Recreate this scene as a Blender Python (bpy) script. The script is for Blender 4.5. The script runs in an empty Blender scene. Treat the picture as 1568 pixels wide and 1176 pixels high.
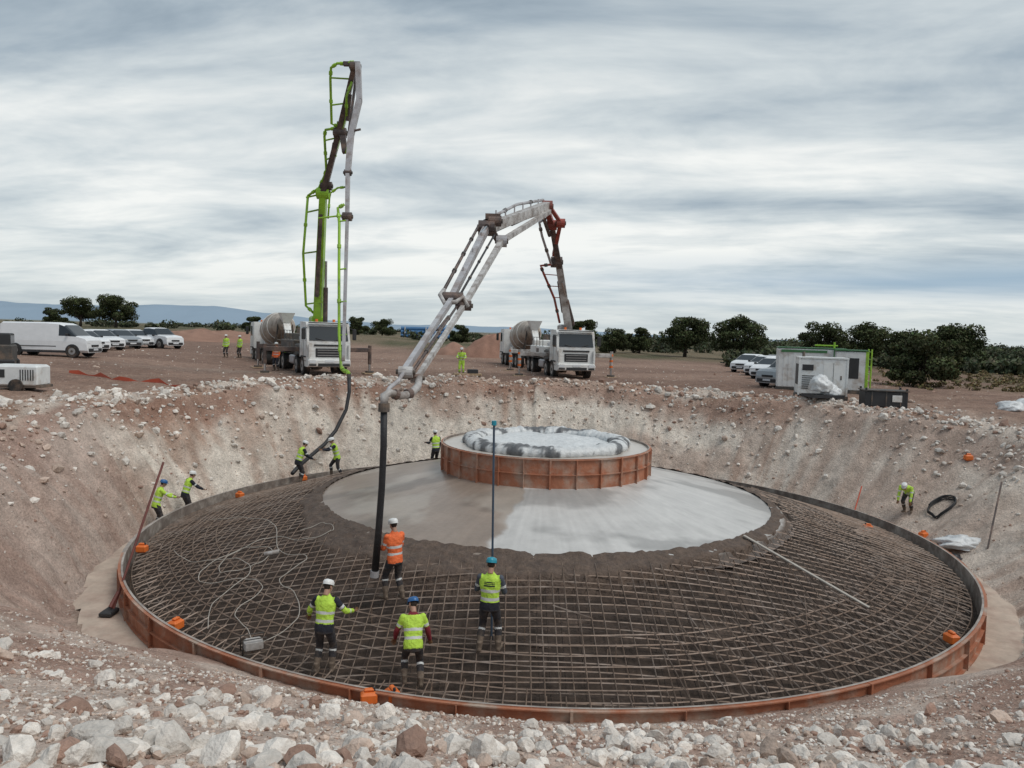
import bpy, math, random, bmesh
import numpy as np
from mathutils import Matrix, Vector
random.seed(7); RNG=np.random.default_rng(11)
SC=bpy.context.scene
SC.view_settings.view_transform='Standard'; SC.view_settings.look='None'; SC.view_settings.exposure=0
CX,CY,RR=1.16,25.05,12.4
def cone_z(r): return -2.546-.216*(np.minimum(r,7.45)-7.45)-.28*(np.maximum(r,7.45)-7.45)
# ------------------------------------------------------------ camera
p_,ro_=.0665,.0279
Rg=Vector((1,0,0));Up=Vector((0,math.sin(p_),math.cos(p_)));F=Vector((0,math.cos(p_),-math.sin(p_)))
r2=Rg*math.cos(ro_)+Up*math.sin(ro_);u2=-Rg*math.sin(ro_)+Up*math.cos(ro_)
cd=bpy.data.cameras.new('camera');co=bpy.data.objects.new('camera',cd);SC.collection.objects.link(co)
M=Matrix((r2,u2,-F)).transposed().to_4x4();M.translation=(0,0,2.75);co.matrix_world=M
cd.lens=27.02;cd.sensor_width=36;cd.clip_start=.1;cd.clip_end=30000
SC.camera=co
# ------------------------------------------------------------ world
w=bpy.data.worlds.new("World");SC.world=w;w.use_nodes=True
def sky():
    nt=w.node_tree;N=nt.nodes;L=nt.links;N.clear()
    def nd(t,**k):
        n=N.new(t)
        for a,b in k.items(): setattr(n,a,b)
        return n
    def mth(op,a,b=None):
        n=nd('ShaderNodeMath',operation=op)
        for i,x in enumerate((a,b)):
            if x is None: continue
            if isinstance(x,(int,float)): n.inputs[i].default_value=x
            else: L.new(x,n.inputs[i])
        return n.outputs[0]
    tc=nd('ShaderNodeTexCoord');sep=nd('ShaderNodeSeparateXYZ');L.new(tc.outputs['Generated'],sep.inputs[0])
    zz=mth('ADD',mth('MAXIMUM',sep.outputs[2],0.0),.13)
    px=mth('DIVIDE',sep.outputs[0],zz);py=mth('DIVIDE',sep.outputs[1],zz)
    def noise(sx,sy,rot,scale,det,rough,dist,seed):
        c=nd('ShaderNodeCombineXYZ')
        x=mth('ADD',mth('MULTIPLY',px,math.cos(rot)),mth('MULTIPLY',py,math.sin(rot)))
        y=mth('ADD',mth('MULTIPLY',px,-math.sin(rot)),mth('MULTIPLY',py,math.cos(rot)))
        L.new(mth('MULTIPLY',x,sx),c.inputs[0]);L.new(mth('MULTIPLY',y,sy),c.inputs[1]);c.inputs[2].default_value=seed
        n=nd('ShaderNodeTexNoise');n.inputs['Scale'].default_value=scale;n.inputs['Detail'].default_value=det;n.inputs['Roughness'].default_value=rough;n.inputs['Distortion'].default_value=dist
        L.new(c.outputs[0],n.inputs['Vector']);return n.outputs['Fac']
    n1=noise(.42,1,-.3,.8,5,.58,.35,3.1)
    n2=noise(.6,1,-.15,2.0,6,.6,.35,8.3)
    n3=noise(.6,.8,.3,.35,2,.5,.2,1.7)
    s=mth('ADD',mth('ADD',mth('MULTIPLY',n1,.5),mth('MULTIPLY',n2,.27)),mth('MULTIPLY',n3,.35))
    # brighter towards the veiled sun on the right
    s=mth('ADD',s,mth('MULTIPLY',sep.outputs[0],.05))
    cr=nd('ShaderNodeValToRGB');L.new(s,cr.inputs[0])
    e=cr.color_ramp.elements
    e[0].position=.455;e[0].color=(.225,.295,.365,1);e[1].position=.665;e[1].color=(.90,.92,.91,1)
    x=e.new(.515);x.color=(.38,.455,.52,1);x=e.new(.59);x.color=(.63,.69,.72,1)
    hz=mth('SUBTRACT',1.0,mth('MULTIPLY',mth('ABSOLUTE',sep.outputs[2]),12));hz=mth('MULTIPLY',mth('MAXIMUM',hz,0),.7)
    mx=nd('ShaderNodeMixRGB');L.new(hz,mx.inputs[0]);L.new(cr.outputs[0],mx.inputs[1]);mx.inputs[2].default_value=(.62,.69,.72,1)
    # clearer bluish gap low in the sky, right-hand side
    gp=mth('MAXIMUM',mth('SUBTRACT',1.0,mth('MULTIPLY',mth('ABSOLUTE',mth('SUBTRACT',sep.outputs[2],mth('ADD',.045,mth('MULTIPLY',n1,.05)))),26)),0.0)
    gp=mth('MINIMUM',mth('MULTIPLY',gp,mth('MAXIMUM',mth('ADD',mth('MULTIPLY',sep.outputs[0],1.6),.15),0.0)),.85)
    mg=nd('ShaderNodeMixRGB');L.new(gp,mg.inputs[0]);L.new(mx.outputs[0],mg.inputs[1]);mg.inputs[2].default_value=(.29,.42,.56,1)
    sk=nd('ShaderNodeTexSky',sky_type='NISHITA');sk.sun_disc=False;sk.sun_elevation=math.radians(58);sk.sun_rotation=math.radians(125)
    sc10=nd('ShaderNodeMixRGB',blend_type='MULTIPLY');sc10.inputs[0].default_value=1;L.new(mg.outputs[0],sc10.inputs[1]);sc10.inputs[2].default_value=(10.6,10.5,10.3,1)
    m2=nd('ShaderNodeMixRGB');m2.inputs[0].default_value=.92;L.new(sk.outputs[0],m2.inputs[1]);L.new(sc10.outputs[0],m2.inputs[2])
    bg=nd('ShaderNodeBackground');bg.inputs[1].default_value=.1;L.new(m2.outputs[0],bg.inputs[0])
    o=nd('ShaderNodeOutputWorld');L.new(bg.outputs[0],o.inputs[0])
sky()
sl=bpy.data.lights.new('sun','SUN');sl.energy=1.4;sl.angle=math.radians(25);sl.color=(1,.965,.92)
so=bpy.data.objects.new('sun',sl);SC.collection.objects.link(so)
el,az=math.radians(58),math.radians(125)
d=Vector((math.sin(az)*math.cos(el),math.cos(az)*math.cos(el),math.sin(el)))
so.rotation_euler=d.to_track_quat('Z','Y').to_euler();so.location=(20,20,40)
# ------------------------------------------------------------ materials
MATS={}
def mat(name,col,rough=.7,metal=0,var=.0,vscale=3,col2=None,bump=0,bscale=20,attr=None,spec=.5,c2amt=.5):
    if name in MATS: return MATS[name]
    m=bpy.data.materials.new(name);m.use_nodes=True
    nt=m.node_tree;N=nt.nodes;L=nt.links
    b=N['Principled BSDF'];b.inputs['Roughness'].default_value=rough;b.inputs['Metallic'].default_value=metal
    b.inputs['Specular IOR Level'].default_value=spec
    tc=N.new('ShaderNodeTexCoord')
    base=None
    if attr:
        a=N.new('ShaderNodeAttribute');a.attribute_name=attr;base=a.outputs['Color']
    else:
        r=N.new('ShaderNodeRGB');r.outputs[0].default_value=(*col,1);base=r.outputs[0]
    if col2 is not None:
        n=N.new('ShaderNodeTexNoise');n.inputs['Scale'].default_value=vscale*.6;n.inputs['Detail'].default_value=5;n.inputs['Roughness'].default_value=.65
        L.new(tc.outputs['Object'],n.inputs['Vector'])
        cr=N.new('ShaderNodeValToRGB');cr.color_ramp.elements[0].position=.5-.12*c2amt*2+.06;cr.color_ramp.elements[1].position=.72-.1*c2amt
        L.new(n.outputs['Fac'],cr.inputs[0])
        mx=N.new('ShaderNodeMixRGB');L.new(cr.outputs[0],mx.inputs[0]);L.new(base,mx.inputs[1]);mx.inputs[2].default_value=(*col2,1);base=mx.outputs[0]
    if var:
        n=N.new('ShaderNodeTexNoise');n.inputs['Scale'].default_value=vscale;n.inputs['Detail'].default_value=6;n.inputs['Roughness'].default_value=.7
        L.new(tc.outputs['Object'],n.inputs['Vector'])
        mr=N.new('ShaderNodeMapRange');mr.inputs[1].default_value=.3;mr.inputs[2].default_value=.7;mr.inputs[3].default_value=1-var;mr.inputs[4].default_value=1+var
        L.new(n.outputs['Fac'],mr.inputs[0])
        mx=N.new('ShaderNodeVectorMath');mx.operation='SCALE';L.new(base,mx.inputs[0]);L.new(mr.outputs[0],mx.inputs['Scale']);base=mx.outputs[0]
    L.new(base,b.inputs['Base Color'])
    if bump:
        n=N.new('ShaderNodeTexNoise');n.inputs['Scale'].default_value=bscale;n.inputs['Detail'].default_value=5
        L.new(tc.outputs['Object'],n.inputs['Vector'])
        bp=N.new('ShaderNodeBump');bp.inputs['Strength'].default_value=bump;bp.inputs['Distance'].default_value=.05
        L.new(n.outputs['Fac'],bp.inputs['Height']);L.new(bp.outputs[0],b.inputs['Normal'])
    MATS[name]=m;return m
mat('white_paint',(.74,.74,.72),.35,var=.1,vscale=2,col2=(.46,.40,.34),c2amt=.2)
mat('car_white',(.78,.79,.80),.25,var=.05)
mat('car_silver',(.38,.40,.42),.3,metal=.5)
mat('car_dark',(.05,.055,.065),.3)
mat('glass',(.02,.025,.03),.08,spec=.8)
mat('tyre',(.03,.028,.027),.85,var=.3,col2=(.16,.11,.08),c2amt=.3)
mat('rim',(.35,.34,.33),.45,metal=.4,var=.2)
mat('black_plastic',(.03,.03,.032),.6,var=.2)
mat('chassis',(.07,.065,.06),.7,var=.3,col2=(.2,.14,.1),c2amt=.4)
mat('green_paint',(.30,.54,.035),.4,var=.15,vscale=2,col2=(.17,.26,.05),c2amt=.25)
mat('dark_boom',(.075,.055,.05),.5,var=.3,col2=(.2,.13,.1),c2amt=.4)
mat('grey_boom',(.42,.41,.42),.45,var=.2,vscale=2,col2=(.25,.2,.18),c2amt=.4)
mat('light_boom',(.52,.50,.48),.45,var=.25,vscale=3,col2=(.22,.18,.155),c2amt=.6)
mat('red_boom',(.33,.06,.04),.5,var=.25,vscale=2,col2=(.12,.06,.05),c2amt=.4)
mat('chrome',(.6,.6,.6),.25,metal=1)
mat('headlight',(.7,.72,.74),.15)
mat('tail_light',(.35,.02,.02),.3)
mat('orange_plastic',(.75,.17,.03),.5,var=.15)
mat('stripe_red',(.55,.1,.05),.5)
mat('rubber',(.022,.022,.024),.55,var=.3,vscale=6,bump=.3,bscale=30)
mat('drum_beige',(.42,.36,.30),.55,var=.2,col2=(.25,.19,.15),c2amt=.5)
mat('skin',(.42,.24,.17),.55)
mat('hair',(.03,.02,.015),.8)
mat('eye',(.02,.02,.02),.3)
mat('hivis',(.50,.75,.08),.75,var=.15,vscale=9,bump=.8,bscale=12)
mat('hivis_orange',(.85,.17,.05),.75,var=.15,vscale=9,bump=.8,bscale=12)
mat('reflective',(.62,.63,.62),.4)
mat('navy',(.018,.02,.03),.85,var=.35,vscale=8,bump=.6,bscale=12)
mat('dark_trousers',(.035,.033,.037),.9,var=.35,vscale=8,col2=(.11,.085,.07),c2amt=.4,bump=.6,bscale=12)
mat('grey_sleeve',(.07,.08,.10),.85,var=.3,vscale=8)
mat('maroon',(.20,.02,.03),.85)
mat('boot',(.16,.12,.09),.85,var=.4,vscale=12)
mat('glove',(.20,.10,.05),.8)
mat('helmet_white',(.78,.78,.76),.3)
mat('helmet_blue',(.03,.13,.33),.3)
mat('helmet_cyan',(.02,.28,.38),.3)
mat('rebar',(.27,.195,.15),.5,metal=.35,var=.4,vscale=3,col2=(.36,.29,.245),c2amt=.45)
mat('rebar_lower',(.07,.05,.04),.7,metal=.1,var=.4,vscale=5)
mat('shaded_bed',(.055,.037,.027),.9,var=.5,vscale=3,col2=(.085,.06,.045),c2amt=.3,bump=1,bscale=8)  # wet concrete bed; shade between the dense bars painted into its dark brown
mat('fresh_mud',(.12,.082,.06),.75,var=.35,vscale=6,col2=(.09,.062,.048),c2amt=.5,bump=1,bscale=14)
mat('wood',(.42,.30,.19),.8,var=.25,vscale=6)
mat('plastic_sheet',(.68,.69,.69),.35,var=.15,vscale=6,bump=1,bscale=6)
mat('black_sheet',(.03,.03,.035),.4,var=.3,bump=.8,bscale=8)
mat('blue_steel',(.06,.17,.34),.5,var=.2,vscale=.5)
mat('blue_pole',(.05,.08,.12),.4,var=.2)
mat('rust_pole',(.16,.05,.04),.6,var=.3)
mat('cable',(.42,.38,.33),.6,var=.2)
mat('gen_white',(.72,.73,.72),.45,var=.12,vscale=2,col2=(.44,.37,.31),c2amt=.2)
mat('dark_green',(.05,.16,.06),.5,var=.2)
mat('bark',(.06,.045,.035),.95,var=.4)
mat('blinding_concrete',(.52,.42,.34),.9,var=.18,vscale=2,col2=(.42,.31,.25),c2amt=.4,bump=.4,bscale=6)
# ------------------------------------------------------------ mesh builder
class MB:
    def __init__(s): s.v=[];s.f=[];s.m=[];s.s=[];s.mats=[]
    def mi(s,n):
        if n not in s.mats: s.mats.append(n)
        return s.mats.index(n)
    def add(s,vs,fs,m,smooth=False,X=None):
        o=len(s.v);k=s.mi(m) if isinstance(m,str) else None
        if X is not None: vs=[X@Vector(v) for v in vs]
        s.v.extend([tuple(v) for v in vs])
        for i,f in enumerate(fs):
            s.f.append(tuple(a+o for a in f));s.m.append(k if k is not None else s.mi(m[i]));s.s.append(smooth)
    def box(s,c,d,m,X=None,bev=0,rz=0,taper=1):
        x,y,z=d[0]/2,d[1]/2,d[2]/2;T=Matrix.Translation(c)@Matrix.Rotation(rz,4,'Z')
        if X is not None: T=X@T
        if bev<=0:
            vs=[(i*x*(taper if k>0 else 1),j*y*(taper if k>0 else 1),k*z) for k in(-1,1) for j in(-1,1) for i in(-1,1)]
            s.add(vs,[(0,2,3,1),(4,5,7,6),(0,1,5,4),(2,6,7,3),(0,4,6,2),(1,3,7,5)],m,False,T)
        else:
            b=min(bev,x*.9,y*.9,z*.9);vs=[];fs=[]
            rings=[(x-b,y-b,-z),(x,y,-z+b),(x,y,z-b),(x-b,y-b,z)]
            for (a,c2,zz) in rings:
                kk=b*.5
                vs+= [(-a+kk,-c2,zz),(a-kk,-c2,zz),(a,-c2+kk,zz),(a,c2-kk,zz),(a-kk,c2,zz),(-a+kk,c2,zz),(-a,c2-kk,zz),(-a,-c2+kk,zz)]
            fs.append(tuple(range(7,-1,-1)));fs.append(tuple(range(24,32)))
            for r in range(3):
                for i in range(8):
                    j=(i+1)%8;fs.append((r*8+i,r*8+j,r*8+8+j,r*8+8+i))
            s.add(vs,fs,m,False,T)
    def tube(s,pts,rad,m,n=8,smooth=True,X=None,caps=True,side=None):
        P=[Vector(p) for p in pts];vs=[];fs=[]
        if not isinstance(rad,(list,tuple)): rad=[rad]*len(P)
        prev=None
        for i,p in enumerate(P):
            t=(P[min(i+1,len(P)-1)]-P[max(i-1,0)]).normalized()
            if side is not None: u=Vector(side)
            elif prev is not None: u=prev
            else: u=Vector((1,0,0)) if abs(t.x)<.8 else Vector((0,1,0))
            u=(u-t*u.dot(t)).normalized();v=t.cross(u);prev=u
            a,b=(rad[i] if isinstance(rad[i],(tuple,list)) else (rad[i],rad[i]))
            for k in range(n):
                th=2*math.pi*k/n;vs.append(p+u*math.cos(th)*a+v*math.sin(th)*b)
        for i in range(len(P)-1):
            for k in range(n):
                j=(k+1)%n;fs.append((i*n+k,i*n+j,(i+1)*n+j,(i+1)*n+k))
        if caps: fs.append(tuple(range(n-1,-1,-1)));fs.append(tuple((len(P)-1)*n+k for k in range(n)))
        s.add(vs,fs,m,smooth,X)
    def cyl(s,a,b,r,m,n=14,X=None,r1=None): s.tube([a,b],[r,r if r1 is None else r1],m,n,False,X)
    def beam(s,p0,p1,w0,h0,w1,h1,m,side=(1,0,0)):
        P0,P1=Vector(p0),Vector(p1);t=(P1-P0).normalized();u=Vector(side);u=(u-t*u.dot(t)).normalized();v=t.cross(u)
        vs=[P+u*(i*ww/2)+v*(j*hh/2) for P,ww,hh in((P0,w0,h0),(P1,w1,h1)) for i,j in((-1,-1),(1,-1),(1,1),(-1,1))]
        s.add(vs,[(3,2,1,0),(4,5,6,7),(0,1,5,4),(1,2,6,5),(2,3,7,6),(3,0,4,7)],m)
    def ell(s,c,r,m,n=12,k=8,X=None,smooth=True):
        vs=[];fs=[]
        for i in range(k+1):
            ph=-math.pi/2+math.pi*i/k
            for j in range(n):
                th=2*math.pi*j/n;vs.append((c[0]+r[0]*math.cos(ph)*math.cos(th),c[1]+r[1]*math.cos(ph)*math.sin(th),c[2]+r[2]*math.sin(ph)))
        for i in range(k):
            for j in range(n):
                q=(j+1)%n;fs.append((i*n+j,i*n+q,(i+1)*n+q,(i+1)*n+j))
        s.add(vs,fs,m,smooth,X)
    def prism(s,prof,y0,y1,m,X=None):
        n=len(prof);vs=[(a,y0,b) for a,b in prof]+[(a,y1,b) for a,b in prof]
        fs=[tuple(range(n)),tuple(range(2*n-1,n-1,-1))]+[(i,i+n,(i+1)%n+n,(i+1)%n) for i in range(n)]
        s.add(vs,fs,m,False,X)
    def build(s,name,loc=(0,0,0),rz=0,parent=None,scale=1):
        me=bpy.data.meshes.new(name);me.from_pydata(s.v,[],s.f);me.update()
        for n in s.mats: me.materials.append(MATS[n])
        me.polygons.foreach_set('material_index',s.m);me.polygons.foreach_set('use_smooth',s.s)
        o=bpy.data.objects.new(name,me);SC.collection.objects.link(o);o.location=loc;o.rotation_euler=(0,0,rz);o.scale=(scale,)*3
        if parent: o.parent=parent
        return o
def npmesh(name,V,Fc,m,smooth=False,col=None):
    me=bpy.data.meshes.new(name);V=np.asarray(V,np.float32);Fc=np.asarray(Fc,np.int32)
    k=Fc.shape[1];me.vertices.add(len(V));me.vertices.foreach_set('co',V.ravel())
    me.loops.add(Fc.size);me.loops.foreach_set('vertex_index',Fc.ravel());me.polygons.add(len(Fc))
    me.polygons.foreach_set('loop_start',np.arange(0,Fc.size,k,dtype=np.int32));me.polygons.foreach_set('loop_total',np.full(len(Fc),k,np.int32))
    me.polygons.foreach_set('use_smooth',np.full(len(Fc),smooth));me.update(calc_edges=True);me.validate()
    if col is not None:
        a=me.color_attributes.new('Col','FLOAT_COLOR','POINT');c=np.ones((len(V),4),np.float32);c[:,:3]=col;a.data.foreach_set('color',c.ravel())
    me.materials.append(MATS[m]);o=bpy.data.objects.new(name,me);SC.collection.objects.link(o);return o
# ------------------------------------------------------------ noise
def vn(x,y,seed=0):
    xi=np.floor(x);yi=np.floor(y);fx=x-xi;fy=y-yi;fx=fx*fx*(3-2*fx);fy=fy*fy*(3-2*fy)
    def h(a,b): 
        q=np.sin(a*127.1+b*311.7+seed*74.7)*43758.5453;return q-np.floor(q)
    return (h(xi,yi)*(1-fx)+h(xi+1,yi)*fx)*(1-fy)+(h(xi,yi+1)*(1-fx)+h(xi+1,yi+1)*fx)*fy
def fbm(x,y,seed=0,o=4):
    s=0;a=.5;t=0
    for i in range(o): s=s+a*vn(x,y,seed+i*3.3);t+=a;x=x*2.03+5.1;y=y*2.03+1.7;a*=.5
    return s/t
def sst(a,b,x): t=np.clip((x-a)/(b-a),0,1);return t*t*(3-2*t)
# ------------------------------------------------------------ terrain
PH=[-180,-130,-90,-50,50,90,130,180]
RB=[13.1,13.1,13.3,13.9,13.2,13.4,13.3,13.1];RT=[15.1,15.2,15.9,18.0,16.8,18.2,16.3,15.1];ZT=[-.25,-.3,-.5,-.6,-.6,-1.0,-.55,-.25]
def prof(x,y):
    r=np.hypot(x-CX,y-CY);ph=np.degrees(np.arctan2(x-CX,-(y-CY)))
    rb=np.interp(ph,PH,RB);rt=np.interp(ph,PH,RT);zt=np.interp(ph,PH,ZT);return r,ph,rb,rt,zt
def terrain(x,y):
    x=np.asarray(x,float);y=np.asarray(y,float)
    r,ph,rb,rt,zt=prof(x,y)
    arc=np.radians(ph)*14
    rt=rt+(fbm(arc*.35,arc*0,5,3)-.5)*1.3
    gul=(fbm(arc*1.2,r*.25,9,4)-.5)
    s=np.clip((r-rb)/(rt-rb),0,1)
    wall=-4.35+(zt+4.35)*np.clip(s**(.8+.35*sst(50,80,ph)*(1-sst(125,150,ph)))+gul*.22*np.sin(s*np.pi)+(fbm(arc*3.2,r*.15,12,2)-.5)*.10*np.sin(s*np.pi),0,1.1)
    up=zt+(0-zt)*sst(0,4.5,r-rt)+(.2+.5*fbm(arc*.4,r*.3,21,3))*np.exp(-((r-rt-1.0)/.9)**2)
    z1=np.where(r<rt,wall,up)
    zn=np.interp(r,[12.45,21,23,26,40],[-3.80,.25,.75,.9,.3])
    wn=1-sst(34,48,np.abs(ph)+(fbm(r*.6,arc*.3,3,2)-.5)*10)
    wn=wn*(1-sst(28,40,r))
    wn=np.where(r<12.3,0,wn)
    z=z1*(1-wn)+zn*wn
    n=(fbm(x*.45,y*.45,1,4)-.5)*.35+(fbm(x*1.7,y*1.7,2,4)-.5)*.22
    amp=np.where(r<rb,.08,1.0)*(1-wn)+wn*np.clip((r-12.4)/3,.25,1)
    amp=amp*(.25+.75*np.exp(-np.clip(r-rt-3,0,99)/6))
    z=z+n*amp
    z=z+(fbm(arc*.9,z*1.2,33,4)-.5)*.45*np.sin(s*np.pi)*(1-wn)*(r<rt)
    # gentle rise of the plateau on the left, and far undulation
    lx=sst(16,30,-x);z=z+lx*.6*sst(18,24,r)+ .8*sst(70,150,y)*sst(-10,40,-x*1.0)
    z=np.where(y>60,z+(fbm(x*.02,y*.02,8,3)-.5)*1.0*sst(60,120,y)*(y<2500),z)
    return z
def axis(lo,hi,segs,out_lo,out_hi):
    a=[];x=lo
    for (e,st) in segs:
        while x<e-1e-6: a.append(x);x+=st
    a.append(hi)
    st=.4;x=hi;R=[]
    while x<out_hi: st*=1.13;x+=st;R.append(x)
    st=.4;x=lo;Lf=[]
    while x>out_lo: st*=1.13;x-=st;Lf.append(x)
    return np.array(Lf[::-1]+a+R)
xs=axis(-20,26,[(-6,.18),(8,.12),(26,.18)],-9000,9000);ys=axis(1.5,45,[(12,.10),(45,.17)],-400,9000)
Xg,Yg=np.meshgrid(xs,ys);Zg=terrain(Xg,Yg)
r,ph,rb,rt,zt=prof(Xg,Yg);arc=np.radians(ph)*14
def mixc(a,b,t): t=t[...,None];return a*(1-t)+np.array(b)*t
C=np.ones(Xg.shape+(3,))*np.array((.25,.155,.115))            # grade reddish brown
C=mixc(C,(.335,.215,.16),sst(.4,.65,fbm(Xg*.09,Yg*.25,41,4)))
C=mixc(C,(.43,.34,.275),sst(.45,.7,fbm(Xg*.05,Yg*.12+3,44,3))*sst(5,12,-Xg-2)*sst(42,50,Yg)*(Yg<75))
trk=np.abs(fbm(Xg*.06+Yg*.03,Yg*.35,47,3)-.5);C=mixc(C,(.20,.12,.09),(1-sst(.0,.035,trk))*.6*sst(40,46,Yg))
# rubble rim
rimw=np.exp(-((r-rt-1)/1.5)**2);C=mixc(C,(.40,.25,.18),rimw*.8)
whit=sst(.42,.6,fbm(arc*.5,r*.7,50,4));lefty=sst(-165,-140,ph)*(1-sst(-95,-70,ph))+sst(60,90,ph)*(1-sst(150,165,ph))
C=mixc(C,(.66,.57,.49),rimw*whit*np.clip(.25+lefty,0,1)*.9)
# wall
s=np.clip((r-rb)/(rt-rb),0,1.3);wl=((r>rb-.6)&(r<rt+.3)).astype(float)
str_=.55*fbm(arc*3.4,s*.7,60,4)+.45*fbm(arc*1.2,s*1.2,66,4);big=fbm(arc*.22,s*1.0,61,3)
Wc=mixc(np.ones(Xg.shape+(3,))*np.array((.45,.295,.22)),(.80,.71,.61),np.clip(sst(.36,.58,str_*.6+big*.4+.05),0,1))
Wc=mixc(Wc,(.34,.19,.135),sst(.70,.96,s+ (fbm(arc*.8,s*3,62,4)-.5)*.5)*.85)
Wc=mixc(Wc,(.45,.295,.225),sst(.55,.75,fbm(arc*.3+9,s*2.5,64,4))*.6)
Wc=mixc(Wc,(.45,.31,.255),(sst(-100,-88,ph)*(1-sst(-45,-30,ph)))*.7)
Wc=mixc(Wc,(.62,.51,.43),sst(60,80,ph)*(1-sst(120,140,ph))*.5)
C=C*(1-wl[...,None])+Wc*wl[...,None]
C=np.where((r<rb-.3)[...,None],np.array((.42,.31,.245)),C)
# near fill
wn=(1-sst(40,56,np.abs(ph)))*(1-sst(30,40,r))*(r>12.3)
Nc=mixc(np.ones(Xg.shape+(3,))*np.array((.46,.305,.24)),(.62,.49,.41),sst(.42,.62,fbm(Xg*.8,Yg*.8,70,5)))
Nc=mixc(Nc,(.37,.22,.165),sst(.5,.72,fbm(Xg*.5+4,Yg*.5,71,4))*.7)
C=C*(1-wn[...,None])+Nc*wn[...,None]
# vegetation far
veg=sst(80,98,Yg+Xg*.25+ (fbm(Xg*.03,Yg*.03,80,3)-.5)*30)
Vc=mixc(np.ones(Xg.shape+(3,))*np.array((.19,.145,.09)),(.085,.085,.04),sst(.4,.6,fbm(Xg*.12,Yg*.06,81,4)))
Vc=mixc(Vc,(.24,.30,.33),sst(300,2500,Yg))  # far ground fades to blue-grey: aerial haze mixed into its colour
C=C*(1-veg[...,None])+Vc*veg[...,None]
sv=sst(8,14,Xg-20)*sst(40,46,Yg)*(1-veg)
C=mixc(C,(.17,.13,.075),sv*sst(.35,.6,fbm(Xg*.3,Yg*.3,82,4)))
C*= (.86+.28*fbm(Xg*3,Yg*3,90,3))[...,None];lum_=C.mean(-1,keepdims=True);C=C*.92+.08*lum_*np.array((1.08,1.0,.92))
def ground_mat():
    m=mat('earth',(1,1,1),.95,attr='Col',spec=.2);nt=m.node_tree;N=nt.nodes;L=nt.links;b=N['Principled BSDF']
    tc=N.new('ShaderNodeTexCoord');att=[n for n in N if n.type=='ATTRIBUTE'][0]
    def nz(s,d): 
        n=N.new('ShaderNodeTexNoise');n.inputs['Scale'].default_value=s;n.inputs['Detail'].default_value=d;n.inputs['Roughness'].default_value=.7;L.new(tc.outputs['Object'],n.inputs['Vector']);return n.outputs['Fac']
    a=nz(2.2,7);c=nz(18,4)
    vo=N.new('ShaderNodeTexVoronoi');vo.inputs['Scale'].default_value=7;L.new(tc.outputs['Object'],vo.inputs['Vector'])
    mr=N.new('ShaderNodeMapRange');mr.inputs[1].default_value=.3;mr.inputs[2].default_value=.7;mr.inputs[3].default_value=.74;mr.inputs[4].default_value=1.25;L.new(a,mr.inputs[0])
    mr2=N.new('ShaderNodeMapRange');mr2.inputs[1].default_value=.35;mr2.inputs[2].default_value=.65;mr2.inputs[3].default_value=.78;mr2.inputs[4].default_value=1.22;L.new(c,mr2.inputs[0])
    mu=N.new('ShaderNodeMath');mu.operation='MULTIPLY';L.new(mr.outputs[0],mu.inputs[0]);L.new(mr2.outputs[0],mu.inputs[1])
    v=N.new('ShaderNodeVectorMath');v.operation='SCALE';L.new(att.outputs['Color'],v.inputs[0]);L.new(mu.outputs[0],v.inputs['Scale'])
    # pale pebbles
    sp=N.new('ShaderNodeSeparateColor');L.new(vo.outputs['Color'],sp.inputs[0])
    g=N.new('ShaderNodeMath');g.operation='GREATER_THAN';L.new(sp.outputs[0],g.inputs[0]);g.inputs[1].default_value=.8
    l=N.new('ShaderNodeMath');l.operation='LESS_THAN';L.new(vo.outputs['Distance'],l.inputs[0]);l.inputs[1].default_value=.33
    gm=N.new('ShaderNodeMath');gm.operation='MULTIPLY';L.new(g.outputs[0],gm.inputs[0]);L.new(l.outputs[0],gm.inputs[1])
    gs=N.new('ShaderNodeMath');gs.operation='MULTIPLY';L.new(gm.outputs[0],gs.inputs[0]);gs.inputs[1].default_value=.45
    mx=N.new('ShaderNodeMixRGB');L.new(gs.outputs[0],mx.inputs[0]);L.new(v.outputs[0],mx.inputs[1]);mx.inputs[2].default_value=(.6,.5,.42,1)
    L.new(mx.outputs[0],b.inputs['Base Color'])
    ad=N.new('ShaderNodeMath');ad.operation='MULTIPLY_ADD';L.new(c,ad.inputs[0]);ad.inputs[1].default_value=.35;L.new(a,ad.inputs[2])
    bp=N.new('ShaderNodeBump');bp.inputs['Strength'].default_value=.9;bp.inputs['Distance'].default_value=.2;L.new(ad.outputs[0],bp.inputs['Height']);L.new(bp.outputs[0],b.inputs['Normal'])
ground_mat()
ny,nx=Xg.shape;idx=np.arange(nx*ny).reshape(ny,nx)
Fq=np.stack([idx[:-1,:-1],idx[:-1,1:],idx[1:,1:],idx[1:,:-1]],-1).reshape(-1,4)
npmesh('ground',np.stack([Xg,Yg,Zg],-1).reshape(-1,3),Fq,'earth',True,C.reshape(-1,3))
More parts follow.
